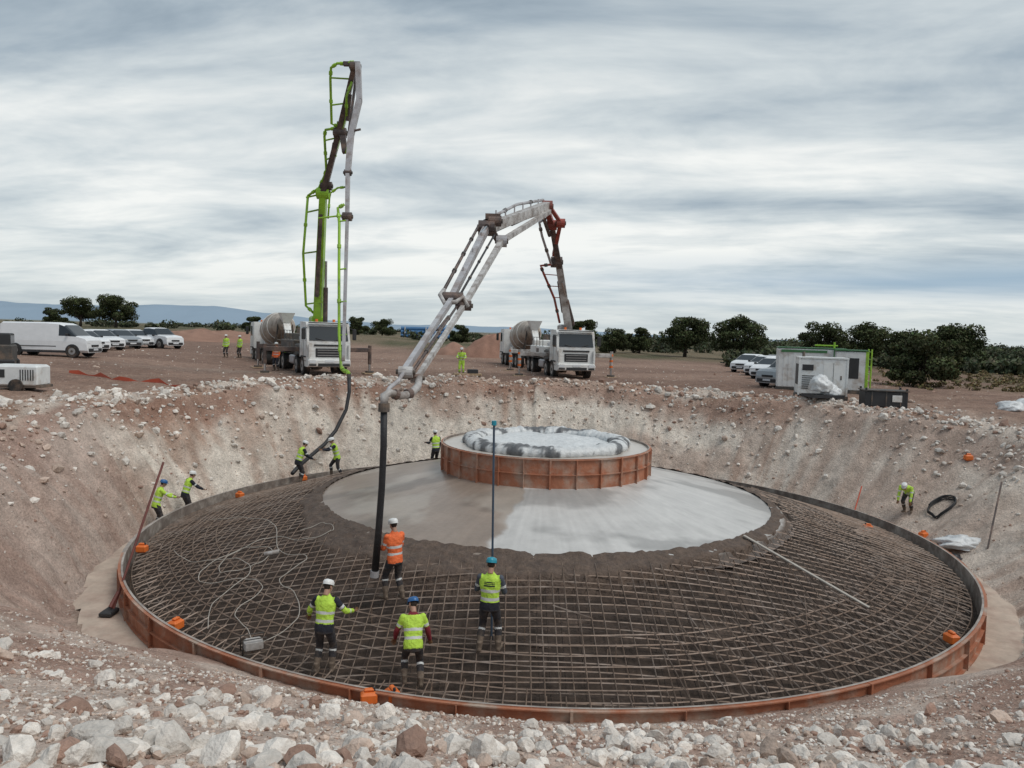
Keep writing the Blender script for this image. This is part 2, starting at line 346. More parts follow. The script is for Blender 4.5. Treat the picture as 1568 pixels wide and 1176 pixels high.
# ------------------------------------------------------------ rocks
mat('stone',(1,1,1),.9,attr='Col',var=.22,vscale=14,bump=.6,bscale=25,spec=.25)
def rockproto(sub,k):
    bm=bmesh.new();bmesh.ops.create_icosphere(bm,subdivisions=sub,radius=1);V=np.array([v.co[:] for v in bm.verts]);Fc=np.array([[v.index for v in f.verts] for f in bm.faces]);bm.free()
    out=[]
    for i in range(k):
        nrm=RNG.normal(size=(11,3));nrm/=np.linalg.norm(nrm,axis=1)[:,None];dd=RNG.uniform(.5,.95,11)
        c=V@nrm.T;rad=np.where(c>.05,dd/np.maximum(c,.05),9).min(1);rad=np.minimum(rad,1.15)*(1+RNG.normal(0,.025,len(V)))
        out.append(V*rad[:,None]*np.array((1,RNG.uniform(.6,.95),RNG.uniform(.45,.8))))
    return out,Fc
def rocks(name,pos,size,cols,sub):
    pr,Fc=rockproto(sub,14);n=len(pos);nv=len(pr[0]);V=np.empty((n,nv,3));Cc=np.repeat(np.asarray(cols)[:,None,:],nv,1)
    for i in range(n):
        a=RNG.normal(size=(3,3));q,_=np.linalg.qr(a)
        if RNG.random()<.6: 
            th=RNG.uniform(0,6.28);q=np.array([[math.cos(th),-math.sin(th),0],[math.sin(th),math.cos(th),0],[0,0,1]])
        V[i]=(pr[i%14]@q.T)*size[i]+pos[i]
    Fa=(Fc[None]+np.arange(n)[:,None,None]*nv).reshape(-1,3)
    npmesh(name,V.reshape(-1,3),Fa,'stone',False,Cc.reshape(-1,3))
def rcol(n,white):
    t=RNG.random(n);w_=np.array((.74,.68,.615));p=np.array((.54,.42,.345));d_=np.array((.38,.245,.19))
    c=np.where((t<white)[:,None],w_,np.where((t<white+(1-white)*.75)[:,None],p,d_));return c*RNG.uniform(.75,1.15,(n,1))
def scatter(n,fx):
    P=fx(n);z=terrain(P[:,0],P[:,1]);return np.column_stack([P,z])
def fg(n,ylo,yhi,pw):
    y=ylo+(yhi-ylo)*RNG.random(n)**pw;x=(RNG.random(n)*1.5-.72)*y*1.0;return np.column_stack([x,y])
def clump(P,thr,seed): return fbm(P[:,0]*1.1,P[:,1]*1.1,seed,3)>thr
P=scatter(4200,lambda n:fg(n,2.6,10.5,1.4));r_=np.hypot(P[:,0]-CX,P[:,1]-CY);P=P[(r_>14)&clump(P,.45,7)][:1300]
sz=RNG.lognormal(-2.88,.55,len(P)).clip(.03,.14)*np.where(P[:,0]<-1.5,1.2,1);P[:,2]+=sz*.25;rocks('foreground_stones',P,sz,rcol(len(P),.84),2)
P=scatter(22000,lambda n:fg(n,2.6,13.5,1.1));r_=np.hypot(P[:,0]-CX,P[:,1]-CY);P=P[(r_>12.9)]
sz=RNG.lognormal(-4.0,.55,len(P)).clip(.008,.06);P[:,2]+=sz*.2;rocks('foreground_gravel',P,sz,rcol(len(P),.44),1)
def rimf(n):
    ph=RNG.uniform(50,310,n);rt=np.interp((ph+180)%360-180,PH,RT);r=rt+RNG.normal(.9,1.2,n);a=np.radians(ph)
    return np.column_stack([CX+r*np.sin(a),CY-r*np.cos(a)])
P=scatter(7000,rimf);ph_=np.degrees(np.arctan2(P[:,0]-CX,-(P[:,1]-CY)))
sz=RNG.lognormal(-2.6,.5,len(P)).clip(.03,.3);P[:,2]+=sz*.2
L_=((ph_>-165)&(ph_<-85))|((ph_>70)&(ph_<160));cc=np.where(L_[:,None],rcol(len(P),.68),rcol(len(P),.30));rocks('rim_rubble',P,sz,cc,1)
def wallf(n):
    ph=RNG.uniform(42,318,n);q=(ph+180)%360-180;rt=np.interp(q,PH,RT);rb=np.interp(q,PH,RB);r=rb-.2+(rt-rb)*RNG.random(n)**1.5;a=np.radians(ph)
    return np.column_stack([CX+r*np.sin(a),CY-r*np.cos(a)])
P=scatter(1900,wallf);sz=RNG.lognormal(-3.5,.5,len(P)).clip(.02,.15);rocks('wall_rubble',P,sz,rcol(len(P),.35)*.95,1)
def gradef(n):
    y=RNG.uniform(38,75,n);x=RNG.uniform(-35,32,n);return np.column_stack([x,y])
P=scatter(1500,gradef);P=P[np.hypot(P[:,0]-CX,P[:,1]-CY)>17];sz=RNG.lognormal(-3,.5,len(P)).clip(.02,.2);rocks('scattered_stones',P,sz,rcol(len(P),.3),1)
# ------------------------------------------------------------ foundation
def polar(name,rs,zs_fn,m,nth=240,edge=None,a0=0,a1=2*math.pi,col=None,smooth=True):
    rs=np.array(rs);th=np.linspace(a0,a1,nth+1);Rg_,T=np.meshgrid(rs,th,indexing='ij')
    if edge is not None:
        k=(Rg_-rs[0])/(rs[-1]-rs[0]);Rg_=Rg_+edge(T)*k
    X=CX+Rg_*np.cos(T);Y=CY+Rg_*np.sin(T);Z=zs_fn(Rg_,T,X,Y)
    a,b=X.shape;ix=np.arange(a*b).reshape(a,b);Fc=np.stack([ix[:-1,:-1],ix[1:,:-1],ix[1:,1:],ix[:-1,1:]],-1).reshape(-1,4)
    cc=None if col is None else col(Rg_,T,X,Y).reshape(-1,3)
    return npmesh(name,np.stack([X,Y,Z],-1).reshape(-1,3),Fc,m,smooth,cc)
polar('blinding_slab',np.linspace(12.2,13.5,6),lambda r,t,x,y:-4.27+0*r-(r>13.45)*.15+(fbm(x*2,y*2,4,2)-.5)*.02,'blinding_concrete',edge=lambda t:(fbm(np.cos(t)*9+20,np.sin(t)*9+20,2,3)-.5)*.9)
polar('reinforcement_bed',np.linspace(6.5,12.42,40),lambda r,t,x,y:np.maximum(cone_z(r)-.36,-4.2)+(fbm(x*1.3,y*1.3,5,4)-.5)*.15,'shaded_bed',nth=300)
def frz(r,t,x,y):
    near=.5+.5*np.cos(t-math.radians(243))
    wd=.22+1.1*near**6+(fbm(x*.9+30,y*.9,15,3)-.5)*.7
    k=1-np.clip((r-7.28)/wd,0,1);return cone_z(r)-.38+.42*sst(0,.3,k)*(1)+(fbm(x*5+30,y*5,16,4)-.5)*.16
polar('fresh_concrete',np.linspace(7.1,9.9,46),frz,'fresh_mud',nth=420)
def ccol(r,t,x,y):
    wet=np.ones(r.shape+(3,))*np.array((.30,.235,.19));dry=np.ones(r.shape+(3,))*np.array((.56,.54,.515))
    ang=np.degrees(np.arctan2(y-CY,x-CX))%360
    edge_=258+(fbm(r*1.5,t*2,18,4)-.5)*7
    sm=sst(edge_-.8,edge_+.8,ang)+(ang<85)*1.0;sm=np.clip(sm,0,1)*(1-sst(85,120,ang)*(ang<200))
    c=wet*(1-sm[...,None])+dry*sm[...,None]
    br=.88+.22*fbm(r*.9,t*60,19,4)+.16*(fbm(x*.8+20,y*.8,20,4)-.5);c=c*br[...,None]
    dk=sst(.5,.66,fbm(x*.5+40,y*.9,28,4))*.35;c=c*(1-dk[...,None])
    pt=sst(.5,.68,fbm(x*.7+20,y*.7,27,4))*(1-sm)*.6;c=mixc(c,(.44,.385,.33),pt)
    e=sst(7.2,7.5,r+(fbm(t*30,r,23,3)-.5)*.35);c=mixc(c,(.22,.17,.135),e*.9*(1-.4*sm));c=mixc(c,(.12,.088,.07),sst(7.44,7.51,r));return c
mat('smooth_concrete',(1,1,1),.32,attr='Col',var=.12,vscale=1.2,bump=.15,bscale=9,spec=.5)
def cz(r,t,x,y): return cone_z(r)+.015*(fbm(x*.8+20,y*.8,30,3)-.5)-.22*sst(7.47,7.62,r)
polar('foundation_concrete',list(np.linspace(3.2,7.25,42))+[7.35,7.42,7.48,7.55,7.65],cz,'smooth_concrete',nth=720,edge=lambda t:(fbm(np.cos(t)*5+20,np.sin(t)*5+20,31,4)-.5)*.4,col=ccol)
# ---- rebar (numpy tubes)
def tubes(lines,rad,name,m):
    V=[];Fc=[];o=0
    for ln in lines:
        P=np.asarray(ln,float);n=len(P)
        if n<2: continue
        T=np.gradient(P,axis=0);T/=np.linalg.norm(T,axis=1)[:,None]+1e-9
        U=np.cross(T,(0,0,1.0));nu=np.linalg.norm(U,axis=1)[:,None];U=np.where(nu<.05,np.array((1.0,0,0)),U/np.maximum(nu,1e-6));W=np.cross(T,U)
        rg=np.stack([P-W*rad,P+(U*.87+W*.5)*rad,P+(-U*.87+W*.5)*rad],1)
        V.append(rg.reshape(-1,3));i=np.arange(n-1)[:,None]*3+o
        for a,b in((0,1),(1,2),(2,0)): Fc.append(np.concatenate([i+a,i+b,i+b+3,i+a+3],1))
        o+=n*3
    return npmesh(name,np.concatenate(V),np.concatenate(Fc),m,False)
def clipline(P,rmin,rmax):
    r=np.hypot(P[:,0]-CX,P[:,1]-CY);ok=(r>rmin)&(r<rmax);out=[];cur=[]
    for i in range(len(P)):
        if ok[i]: cur.append(P[i])
        else:
            if len(cur)>1: out.append(np.array(cur))
            cur=[]
    if len(cur)>1: out.append(np.array(cur))
    return out
t_=np.linspace(-12.2,12.2,100)
def gridlines(dz,sp,off,jit):
    L_=[]
    for k in np.arange(-12.1+off,12.2,sp):
        jt=RNG.normal(0,jit)
        for ax in(0,1):
            if ax==0: P=np.column_stack([t_,np.full(100,k+jt)])
            else: P=np.column_stack([np.full(100,k+jt),t_])
            P=P+np.array((CX,CY));r=np.hypot(P[:,0]-CX,P[:,1]-CY)
            z=cone_z(r)+dz+.03*ax+RNG.normal(0,.006)+.015*np.sin(t_*1.3+k*5)
            L_+=clipline(np.column_stack([P,z]),7.3+RNG.random()*.4,12.25)
    return L_
tubes(gridlines(-.24,.30,.15,.03),.012,'lower_rebar_mesh','rebar_lower')
lines=gridlines(0,.26,0,.006)
for k in np.arange(10.1,12.3,.3):
    th=np.linspace(0,2*math.pi,170);lines.append(np.column_stack([CX+k*np.cos(th),CY+k*np.sin(th),cone_z(k)+.055+0*th+.012*np.sin(th*23+k)]))
for a in np.linspace(0,2*math.pi,200,endpoint=False):
    a+=RNG.normal(0,.004);dr=math.cos(a-math.radians(-10));r0=(9.6 if dr>.35 else 11.5)+RNG.random()*.4;rs=np.linspace(r0,12.2,4);P=np.column_stack([CX+rs*np.cos(a),CY+rs*np.sin(a),cone_z(rs)+.085])
    P=np.vstack([P,[[CX+12.24*math.cos(a),CY+12.24*math.sin(a),-4.1]]]);lines.append(P)
for i in range(160):
    a=RNG.uniform(0,6.28);rr_=RNG.uniform(7.9,12);x,y=CX+rr_*math.cos(a),CY+rr_*math.sin(a);lines.append(np.array([[x,y,cone_z(rr_)+RNG.uniform(.02,.14)],[x+.01,y,cone_z(rr_)-.4]]))
for i in range(14):
    a=RNG.uniform(0,6.28);rr_=RNG.uniform(8,11.6);x,y=CX+rr_*math.cos(a),CY+rr_*math.sin(a);b=RNG.uniform(0,3.1);l=RNG.uniform(.6,2);x2,y2=x+l*math.cos(b),y+l*math.sin(b);q=math.hypot(x2-CX,y2-CY)
    if 7.8<q<12.1: lines.append(np.array([[x,y,cone_z(rr_)+.1],[x2,y2,cone_z(q)+.1]]))
tubes(lines,.0135,'rebar_mesh','rebar')
# ---- formwork ring
mat('rusty_formwork',(.38,.148,.08),.7,var=.2,vscale=2,col2=(.42,.33,.265),c2amt=.4,bump=.3,bscale=12)
mat('formwork_inside',(.20,.16,.135),.8,var=.35,vscale=3,col2=(.40,.355,.31),c2amt=.5)
mat('formwork_grey',(.31,.265,.235),.75,var=.3,vscale=3,col2=(.42,.38,.34),c2amt=.5)
def ringwall(r0,r1,z0,z1,n,npan,m_out,m_in,m_top,flange=.07):
    mb=MB()
    for i in range(n):
        a,b=2*math.pi*i/n,2*math.pi*(i+1)/n
        c=lambda R,t,z:(CX+R*math.cos(t),CY+R*math.sin(t),z)
        mo=m_out
        if callable(m_out): mo=m_out((a+b)/2)
        mb.add([c(r1,a,z0),c(r1,b,z0),c(r1,b,z1),c(r1,a,z1)],[(0,1,2,3)],mo)
        mb.add([c(r0,a,z0),c(r0,b,z0),c(r0,b,z1),c(r0,a,z1)],[(3,2,1,0)],m_in)
        mb.add([c(r0,a,z1),c(r1,a,z1),c(r1,b,z1),c(r0,b,z1)],[(0,1,2,3)],m_top)
        for zz in (z1-.03,(z0+z1)/2,z0+.03):
            R2=r1+flange
            mb.add([c(r1,a,zz+.012),c(R2,a,zz+.012),c(R2,b,zz+.012),c(r1,b,zz+.012),c(r1,a,zz-.012),c(R2,a,zz-.012),c(R2,b,zz-.012),c(r1,b,zz-.012)],[(0,1,2,3),(7,6,5,4),(1,5,6,2)],mo)
    for i in range(npan):
        t=2*math.pi*i/npan;X=Matrix.Translation((CX,CY,0))@Matrix.Rotation(t,4,'Z')
        mo=m_out(t) if callable(m_out) else m_out
        big=(i%3==0)
        mb.box((r1+flange*.5+.005,0,(z0+z1)/2-.02),(flange+.03,.05 if big else .018,(z1-z0)+(.02 if big else -.03)),mo,X)
    return mb
def fm(t):
    d_=math.degrees(t)%360
    return 'formwork_grey' if 95<d_<200 or (15<d_<60) else 'rusty_formwork'
ringwall(RR,RR+.05,-4.28,-3.56,180,40,fm,'formwork_inside','formwork_grey').build('circular_formwork')
ringwall(3.33,3.36,-1.72,-.80,120,28,'rusty_formwork','formwork_inside','formwork_grey',flange=.06).build('pedestal_formwork')
polar('pedestal_concrete',np.linspace(0.02,3.34,24),lambda r,t,x,y:-.87+(fbm(x*3+9,y*3,8,3)-.5)*.02,'smooth_concrete',nth=120,col=lambda r,t,x,y:np.ones(r.shape+(3,))*np.array((.55,.50,.45)))
def torus():
    nt_,nm=300,18;T=np.linspace(0,2*math.pi,nt_,endpoint=False);A=np.linspace(0,2*math.pi,nm,endpoint=False);TT,AA=np.meshgrid(T,A,indexing='ij')
    ct,st=np.cos(TT)*3+20,np.sin(TT)*3+20
    rad=.20+(fbm(ct*2,st*2,3,4)-.5)*.16+.012*np.sin(TT*60)
    R_=2.42+rad*1.5*np.cos(AA)+.05*np.sin(TT*7);Z=-.78+rad*1.0*np.sin(AA)
    V=np.stack([CX+R_*np.cos(TT),CY+R_*np.sin(TT),Z],-1).reshape(-1,3)
    ix=np.arange(nt_*nm).reshape(nt_,nm);Fc=np.stack([ix,np.roll(ix,-1,0),np.roll(np.roll(ix,-1,0),-1,1),np.roll(ix,-1,1)],-1).reshape(-1,4)
    blk=sst(.56,.60,fbm(ct*1.6,st*1.6+np.cos(AA)*.8,7,4));c=mixc(np.ones(TT.shape+(3,))*np.array((.64,.645,.64)),(.07,.07,.075),blk*.9).reshape(-1,3)
    mat('wrapped_plastic',(1,1,1),.35,attr='Col',var=.15,vscale=5,bump=.8,bscale=9);npmesh('wrapped_anchor_cage',V,Fc,'wrapped_plastic',True,c)
torus()
polar('plastic_cover_sheet',np.linspace(.02,2.25,26),lambda r,t,x,y:-.72+(fbm(x*1.6,y*1.6,9,4)-.5)*.16-.06*(r/2.2)**2,'plastic_sheet',nth=90)
# ------------------------------------------------------------ vehicles
def wheel(mb,x,y,r,wd,X=None):
    s=1 if y>0 else -1
    mb.cyl((x,y-s*wd,r),(x,y,r),r,'tyre',20,X);mb.cyl((x,y-.01*s,r),(x,y+s*.012,r),r*.6,'rim',16,X);mb.cyl((x,y,r),(x,y+s*.03,r),r*.22,'chassis',10,X)
def car(name,loc,yaw,kind='suv',paint='car_white'):
    mb=MB()
    if kind=='van':
        hw=.97;S=[(2.62,.55,.6,'n'),(2.58,.95,1.0,'n'),(2.45,1.1,1.15,'n'),(1.95,1.22,1.27,'n'),(1.25,1.25,1.9,'g'),(.95,1.25,2.0,'g'),(.15,1.25,2.05,'b'),(-2.5,1.25,2.02,'b'),(-2.6,1.2,1.95,'b'),(-2.66,.6,.65,'n')];wr=.34;axl=(1.75,-1.65)
    elif kind=='pickup':
        hw=.9;S=[(2.6,.55,.62,'n'),(2.55,.9,.95,'n'),(2.3,1.0,1.07,'n'),(1.35,1.1,1.16,'n'),(.7,1.12,1.68,'g'),(.0,1.12,1.74,'g'),(-.75,1.12,1.7,'g'),(-.95,1.12,1.14,'n'),(-2.55,1.1,1.12,'n'),(-2.6,.6,.62,'n')];wr=.38;axl=(1.7,-1.5)
    else:
        hw=.89;S=[(2.12,.5,.55,'n'),(2.08,.72,.78,'n'),(1.9,.84,.9,'n'),(1.15,.97,1.03,'n'),(.4,1.0,1.45,'g'),(-.2,1.0,1.53,'g'),(-1.1,1.0,1.5,'g'),(-1.65,1.0,1.42,'g'),(-2.02,1.0,1.04,'n'),(-2.14,.85,.9,'n'),(-2.16,.5,.55,'n')];wr=.34;axl=(1.35,-1.35)
    R=[]
    for x,zb,zt,k in S:
        e=1-.10*sst(1.4,2.7,np.abs(x));h=hw*float(e);wt=h*.78 if k!='n' else h*.9
        if kind=='van' and k!='n': wt=h*.88
        half=[(h*.85,.26),(h,.4),(h*1.0,zb*.75),(h*.97,zb),(wt+.01,zt-.07 if k!='n' else zt-.02),(wt*.8,zt)]
        R.append([(x,-a,b) for a,b in half]+[(x,a,b) for a,b in half[::-1]])
    n=12;vs=[v for r_ in R for v in r_];fs=[];ms=[]
    for i in range(len(R)-1):
        k0,k1=S[i][3],S[i+1][3]
        for j in range(n):
            q=(j+1)%n;fs.append((i*n+j,(i+1)*n+j,(i+1)*n+q,i*n+q));m=paint
            gl=(k0=='g' and k1=='g')
            if gl and j in(3,7): m='glass'
            if k0!=k1 and 'g' in(k0,k1) and 'n' in(k0,k1) and j in(3,4,5,6,7): m='glass'
            ms.append(m)
    fs.append(tuple(range(n)));ms.append(paint);fs.append(tuple((len(R)-1)*n+j for j in range(n-1,-1,-1)));ms.append(paint)
    mb.add(vs,fs,ms,False)
    for a in axl:
        for s in(-1,1):
            mb.cyl((a,s*(hw-.2),wr+.02),(a,s*(hw+.004),wr+.02),wr*1.2,'black_plastic',18);wheel(mb,a,s*(hw+.02),wr,.22)
    xf=S[0][0];xr=S[-1][0]
    for s in(-1,1):
        mb.box((xf-.12,s*hw*.68,.72 if kind!='van' else .85),(.2,.32,.13),'headlight',bev=.03);mb.box((xr+.04,s*hw*.76,.9),(.1,.14,.3),'tail_light')
        mb.box((S[3][0]-.35 if kind!='van' else 1.5,s*(hw+.1),1.08 if kind!='van' else 1.35),(.1,.18,.13),'black_plastic',bev=.02)
        if kind=='suv':
            mb.box((-.35,s*(hw*.9),1.23),(.07,.02,.45),paint);mb.box((.1,s*(hw*1.0),.93),(2.0,.012,.02),'black_plastic')
    mb.box((xf-.0,0,.42),(.1,hw*1.5,.2),'black_plastic',bev=.02);mb.box((xf-.02,0,.68),(.1,hw*.8,.12),'black_plastic');mb.box((xf+.06,0,.45),(.02,.5,.11),'headlight')
    mb.box((0,0,.3),(axl[0]*2-.9,hw*1.95,.12),'black_plastic')
    if kind=='pickup': mb.box((-1.75,0,1.12),(1.45,hw*1.6,.05),'black_plastic');mb.box((-.8,0,1.5),(.08,hw*1.3,.5),'black_plastic')
    if kind=='van': 
        mb.box((-.7,hw*1.0,.62),(3,.012,.05),'black_plastic');mb.box((-.7,-hw*1.0,.62),(3,.012,.05),'black_plastic')
    return mb.build(name,loc,yaw)
def gz(x,y): return float(terrain(np.array([x]),np.array([y]))[0])
def onG(x,y,dz=0): return (x,y,gz(x,y)+dz)
car('cargo_van',onG(-28.2,47),.02,'van')
for (x,y,a,k,c) in [(-30.6,54.5,-.5,'suv','car_white'),(-31.5,58.5,-.55,'suv','car_white'),(-31.9,62.2,-.6,'suv','car_silver'),(-32.5,66,-.7,'suv','car_white')]: car('parked_car',onG(x,y),a,k,c)
car('pickup_truck',onG(-30.8,66.5),-.55,'pickup')
for (x,y,a,k,c) in [(19.9,64.5,-2.25,'suv','car_white'),(19.6,59.5,-2.3,'suv','car_white'),(18.6,54.8,-2.3,'suv','car_white'),(22.5,66,-2.3,'suv','car_dark')]: car('parked_car',onG(x,y),a,k,c)
car('pickup_truck',onG(17.0,46.5),-2.5,'pickup','car_silver')
def truck_cab(mb,X=None,paint='white_paint'):
    w_=1.22
    mb.prism([(0,.5),(.0,1.0),(-.04,1.9),(-.3,2.85),(-.5,3.02),(-2.0,3.05),(-2.05,1.0),(-1.95,1.0),(-1.5,1.12),(-1.0,1.0),(-.85,.5)],-w_,w_,paint,X)
    mb.add([(-.03,-1.1,1.98),(-.03,1.1,1.98),(-.275,1.06,2.78),(-.275,-1.06,2.78)],[(0,1,2,3)],'glass',False,(X or Matrix())@Matrix.Translation((.012,0,0)))
    mb.box((-.0,0,1.3),(.06,1.5,.5),'black_plastic',X,bev=.02);mb.box((.0,0,1.72),(.07,1.7,.1),'black_plastic',X,bev=.02)
    for k in range(3): mb.box((.035,0,1.15+k*.15),(.03,1.3,.035),'rim',X)
    mb.box((.06,0,.72),(.26,2.4,.42),'white_paint',X,bev=.06);mb.box((.2,0,.62),(.03,1.3,.18),'black_plastic',X)
    mb.box((.205,0,.83),(.02,.52,.12),'headlight',X)
    for s in(-1,1):
        mb.box((.185,s*.95,.8),(.06,.36,.17),'headlight',X);mb.box((.19,s*.95,.62),(.03,.4,.1),'black_plastic',X);mb.box((.1,s*1.12,1.4),(.2,.1,.7),'white_paint',X)
        mb.add([(-.36,s*(w_+.006),1.95),(-1.25,s*(w_+.006),1.95),(-1.25,s*(w_+.006),2.72),(-.48,s*(w_+.006),2.72)],[(0,1,2,3)],'glass',False,X)
        mb.box((.02,s*(w_+.22),2.35),(.14,.2,.62),'black_plastic',X,bev=.03);mb.cyl((-.1,s*w_,2.7),(.0,s*(w_+.22),2.62),.02,'black_plastic',6,X)
        mb.cyl((.03,s*.3,2.0),(.0,s*.75,2.12),.018,'black_plastic',5,X)
        for k in range(2): mb.box((-.6,s*1.16,.5+.32*k),(.5,.12,.05),'chassis',X)
        mb.box((-1.02,s*(w_+.005),1.7),(.015,.012,1.3),'black_plastic',X);mb.box((-1.55,s*(w_+.006),2.2),(.6,.01,1.0),'white_paint',X)
        mb.box((-.95,s*(w_-.03),1.06),(1.15,.16,.08),'black_plastic',X)
    mb.box((-.2,0,2.98),(.25,2.2,.06),'black_plastic',X)
    mb.cyl((-1.0,.5,3.05),(-1.0,.5,3.2),.08,'orange_plastic',10,X);mb.cyl((-1.0,-.5,3.05),(-1.0,-.5,3.2),.08,'orange_plastic',10,X)
def pump_truck(x,y,yaw,boomcol,boom_fn,tank):
    em=bpy.data.objects.new('concrete_pump_truck',None);SC.collection.objects.link(em);em.location=onG(x,y);em.rotation_euler=(0,0,yaw)
    mb=MB();truck_cab(mb)
    for s in(-1,1): mb.box((-5.6,s*.42,.92),(9.4,.1,.28),'chassis')
    for a in(-1.25,-2.95,-7.2,-8.55):
        for s in(-1,1):
            wheel(mb,a,s*1.24,.51,.34 if a>-4 else .6)
            if a<-2: mb.box((a,s*1.05,1.12),(1.15,.5,.05),'black_plastic')
    mb.box((-3.2,0,1.35),(1.5,2.3,.75),'chassis',bev=.08);mb.cyl((-3.2,0,1.7),(-3.2,0,2.35),.55,'chassis',18);mb.cyl((-3.2,0,2.35),(-3.2,0,2.65),.48,boomcol,18)
    mb.box((-3.2,0,2.95),(.9,.75,.9),boomcol,bev=.1)
    mb.box((-6.2,.85,1.55),(4.2,.62,.75),tank,bev=.06);mb.box((-6.2,-.85,1.55),(4.2,.62,.75),tank,bev=.06)
    mb.box((-5.2,0,1.75),(1.8,.9,.9),'grey_boom',bev=.1);mb.cyl((-7,.3,1.6),(-9.6,.3,1.25),.16,'chassis');mb.cyl((-7,-.3,1.6),(-9.6,-.3,1.25),.16,'chassis')
    for s in(-1,1):
        for k in range(5): mb.cyl((-4.3-k*.95,s*1.17,1.9),(-4.3-k*.95,s*1.17,2.5),.02,'chassis',6)
        mb.cyl((-4.3,s*1.17,2.5),(-8.1,s*1.17,2.5),.02,'chassis',6)
        mb.box((-4.55,s*1.0,.75),(1.5,.42,.55),'grey_boom',bev=.08)
        mb.box((-5.9,s*1.16,1.5),(.8,.02,.5),'dark_boom')
    mb.add([(-9.6,-.9,1.5),(-9.6,.9,1.5),(-10.7,.9,1.5),(-10.7,-.9,1.5),(-9.8,-.4,.7),(-9.8,.4,.7),(-10.4,.4,.7),(-10.4,-.4,.7)],[(0,4,5,1),(1,5,6,2),(2,6,7,3),(3,7,4,0),(4,7,6,5)],boomcol)
    mb.box((-9.0,0,1.9),(.6,1.6,.8),tank,bev=.05)
    for s in(-1,1):
        for xx,ln in((-2.5,3.1),(-8.9,2.5)):
            lc='light_boom' if boomcol!='green_paint' else 'dark_boom'
            mb.box((xx,s*(1.0+(ln-1.0)/2),1.42),(.24,ln-1.0,.26),lc,bev=.02)
            mb.cyl((xx,s*ln,1.7),(xx,s*ln,.55),.11,lc,12);mb.cyl((xx,s*ln,.6),(xx,s*ln,.12),.07,'chrome',10);mb.cyl((xx,s*ln,.0),(xx,s*ln,.14),.26,'chassis',14)
            if boomcol!='green_paint':
                for k in range(3): mb.cyl((xx,s*ln,.62+k*.38),(xx,s*ln,.76+k*.38),.118,'orange_plastic',12)
            mb.box((xx,s*ln,.0),(.8,.8,.06),'wood')
    mb.build('truck',parent=em)
    bm_=MB();boom_fn(bm_);b=bm_.build('placing_boom')
    inv=(Matrix.Translation(em.location)@Matrix.Rotation(yaw,4,'Z')).inverted();b.parent=em;b.matrix_parent_inverse=inv
    return em
def knuckle(mb,p,r,m,w_=.5):
    p=Vector(p);mb.cyl(p-Vector((w_/2,0,0)),p+Vector((w_/2,0,0)),r,m,14);mb.cyl(p-Vector((w_/2+.06,0,0)),p+Vector((w_/2+.06,0,0)),r*.45,'chassis',10)
def ppipe(mb,pts,r,m,clampm='chassis'):
    mb.tube(pts,r,m,8)
    for a,b in zip(pts[:-1],pts[1:]):
        a,b=Vector(a),Vector(b);L_=(b-a).length
        for k in range(1,max(2,int(L_/2.6)+1)):
            c=a+(b-a)*k/max(2,int(L_/2.6)+1);t=(b-a).normalized();mb.cyl(c-t*.09,c+t*.09,r*1.45,clampm,8)
def ram(mb,a,b,r=.11):
    a,b=Vector(a),Vector(b);c=a+(b-a)*.58;mb.cyl(a,c,r,'dark_boom',10);mb.cyl(c,b,r*.55,'chrome',8)
def stays(mb,a,b,off,n,m,r=.03):
    a,b=Vector(a),Vector(b)
    for k in range(n+1):
        c=a+(b-a)*(k/n);mb.cyl(c,c+Vector(off),r,m,6)
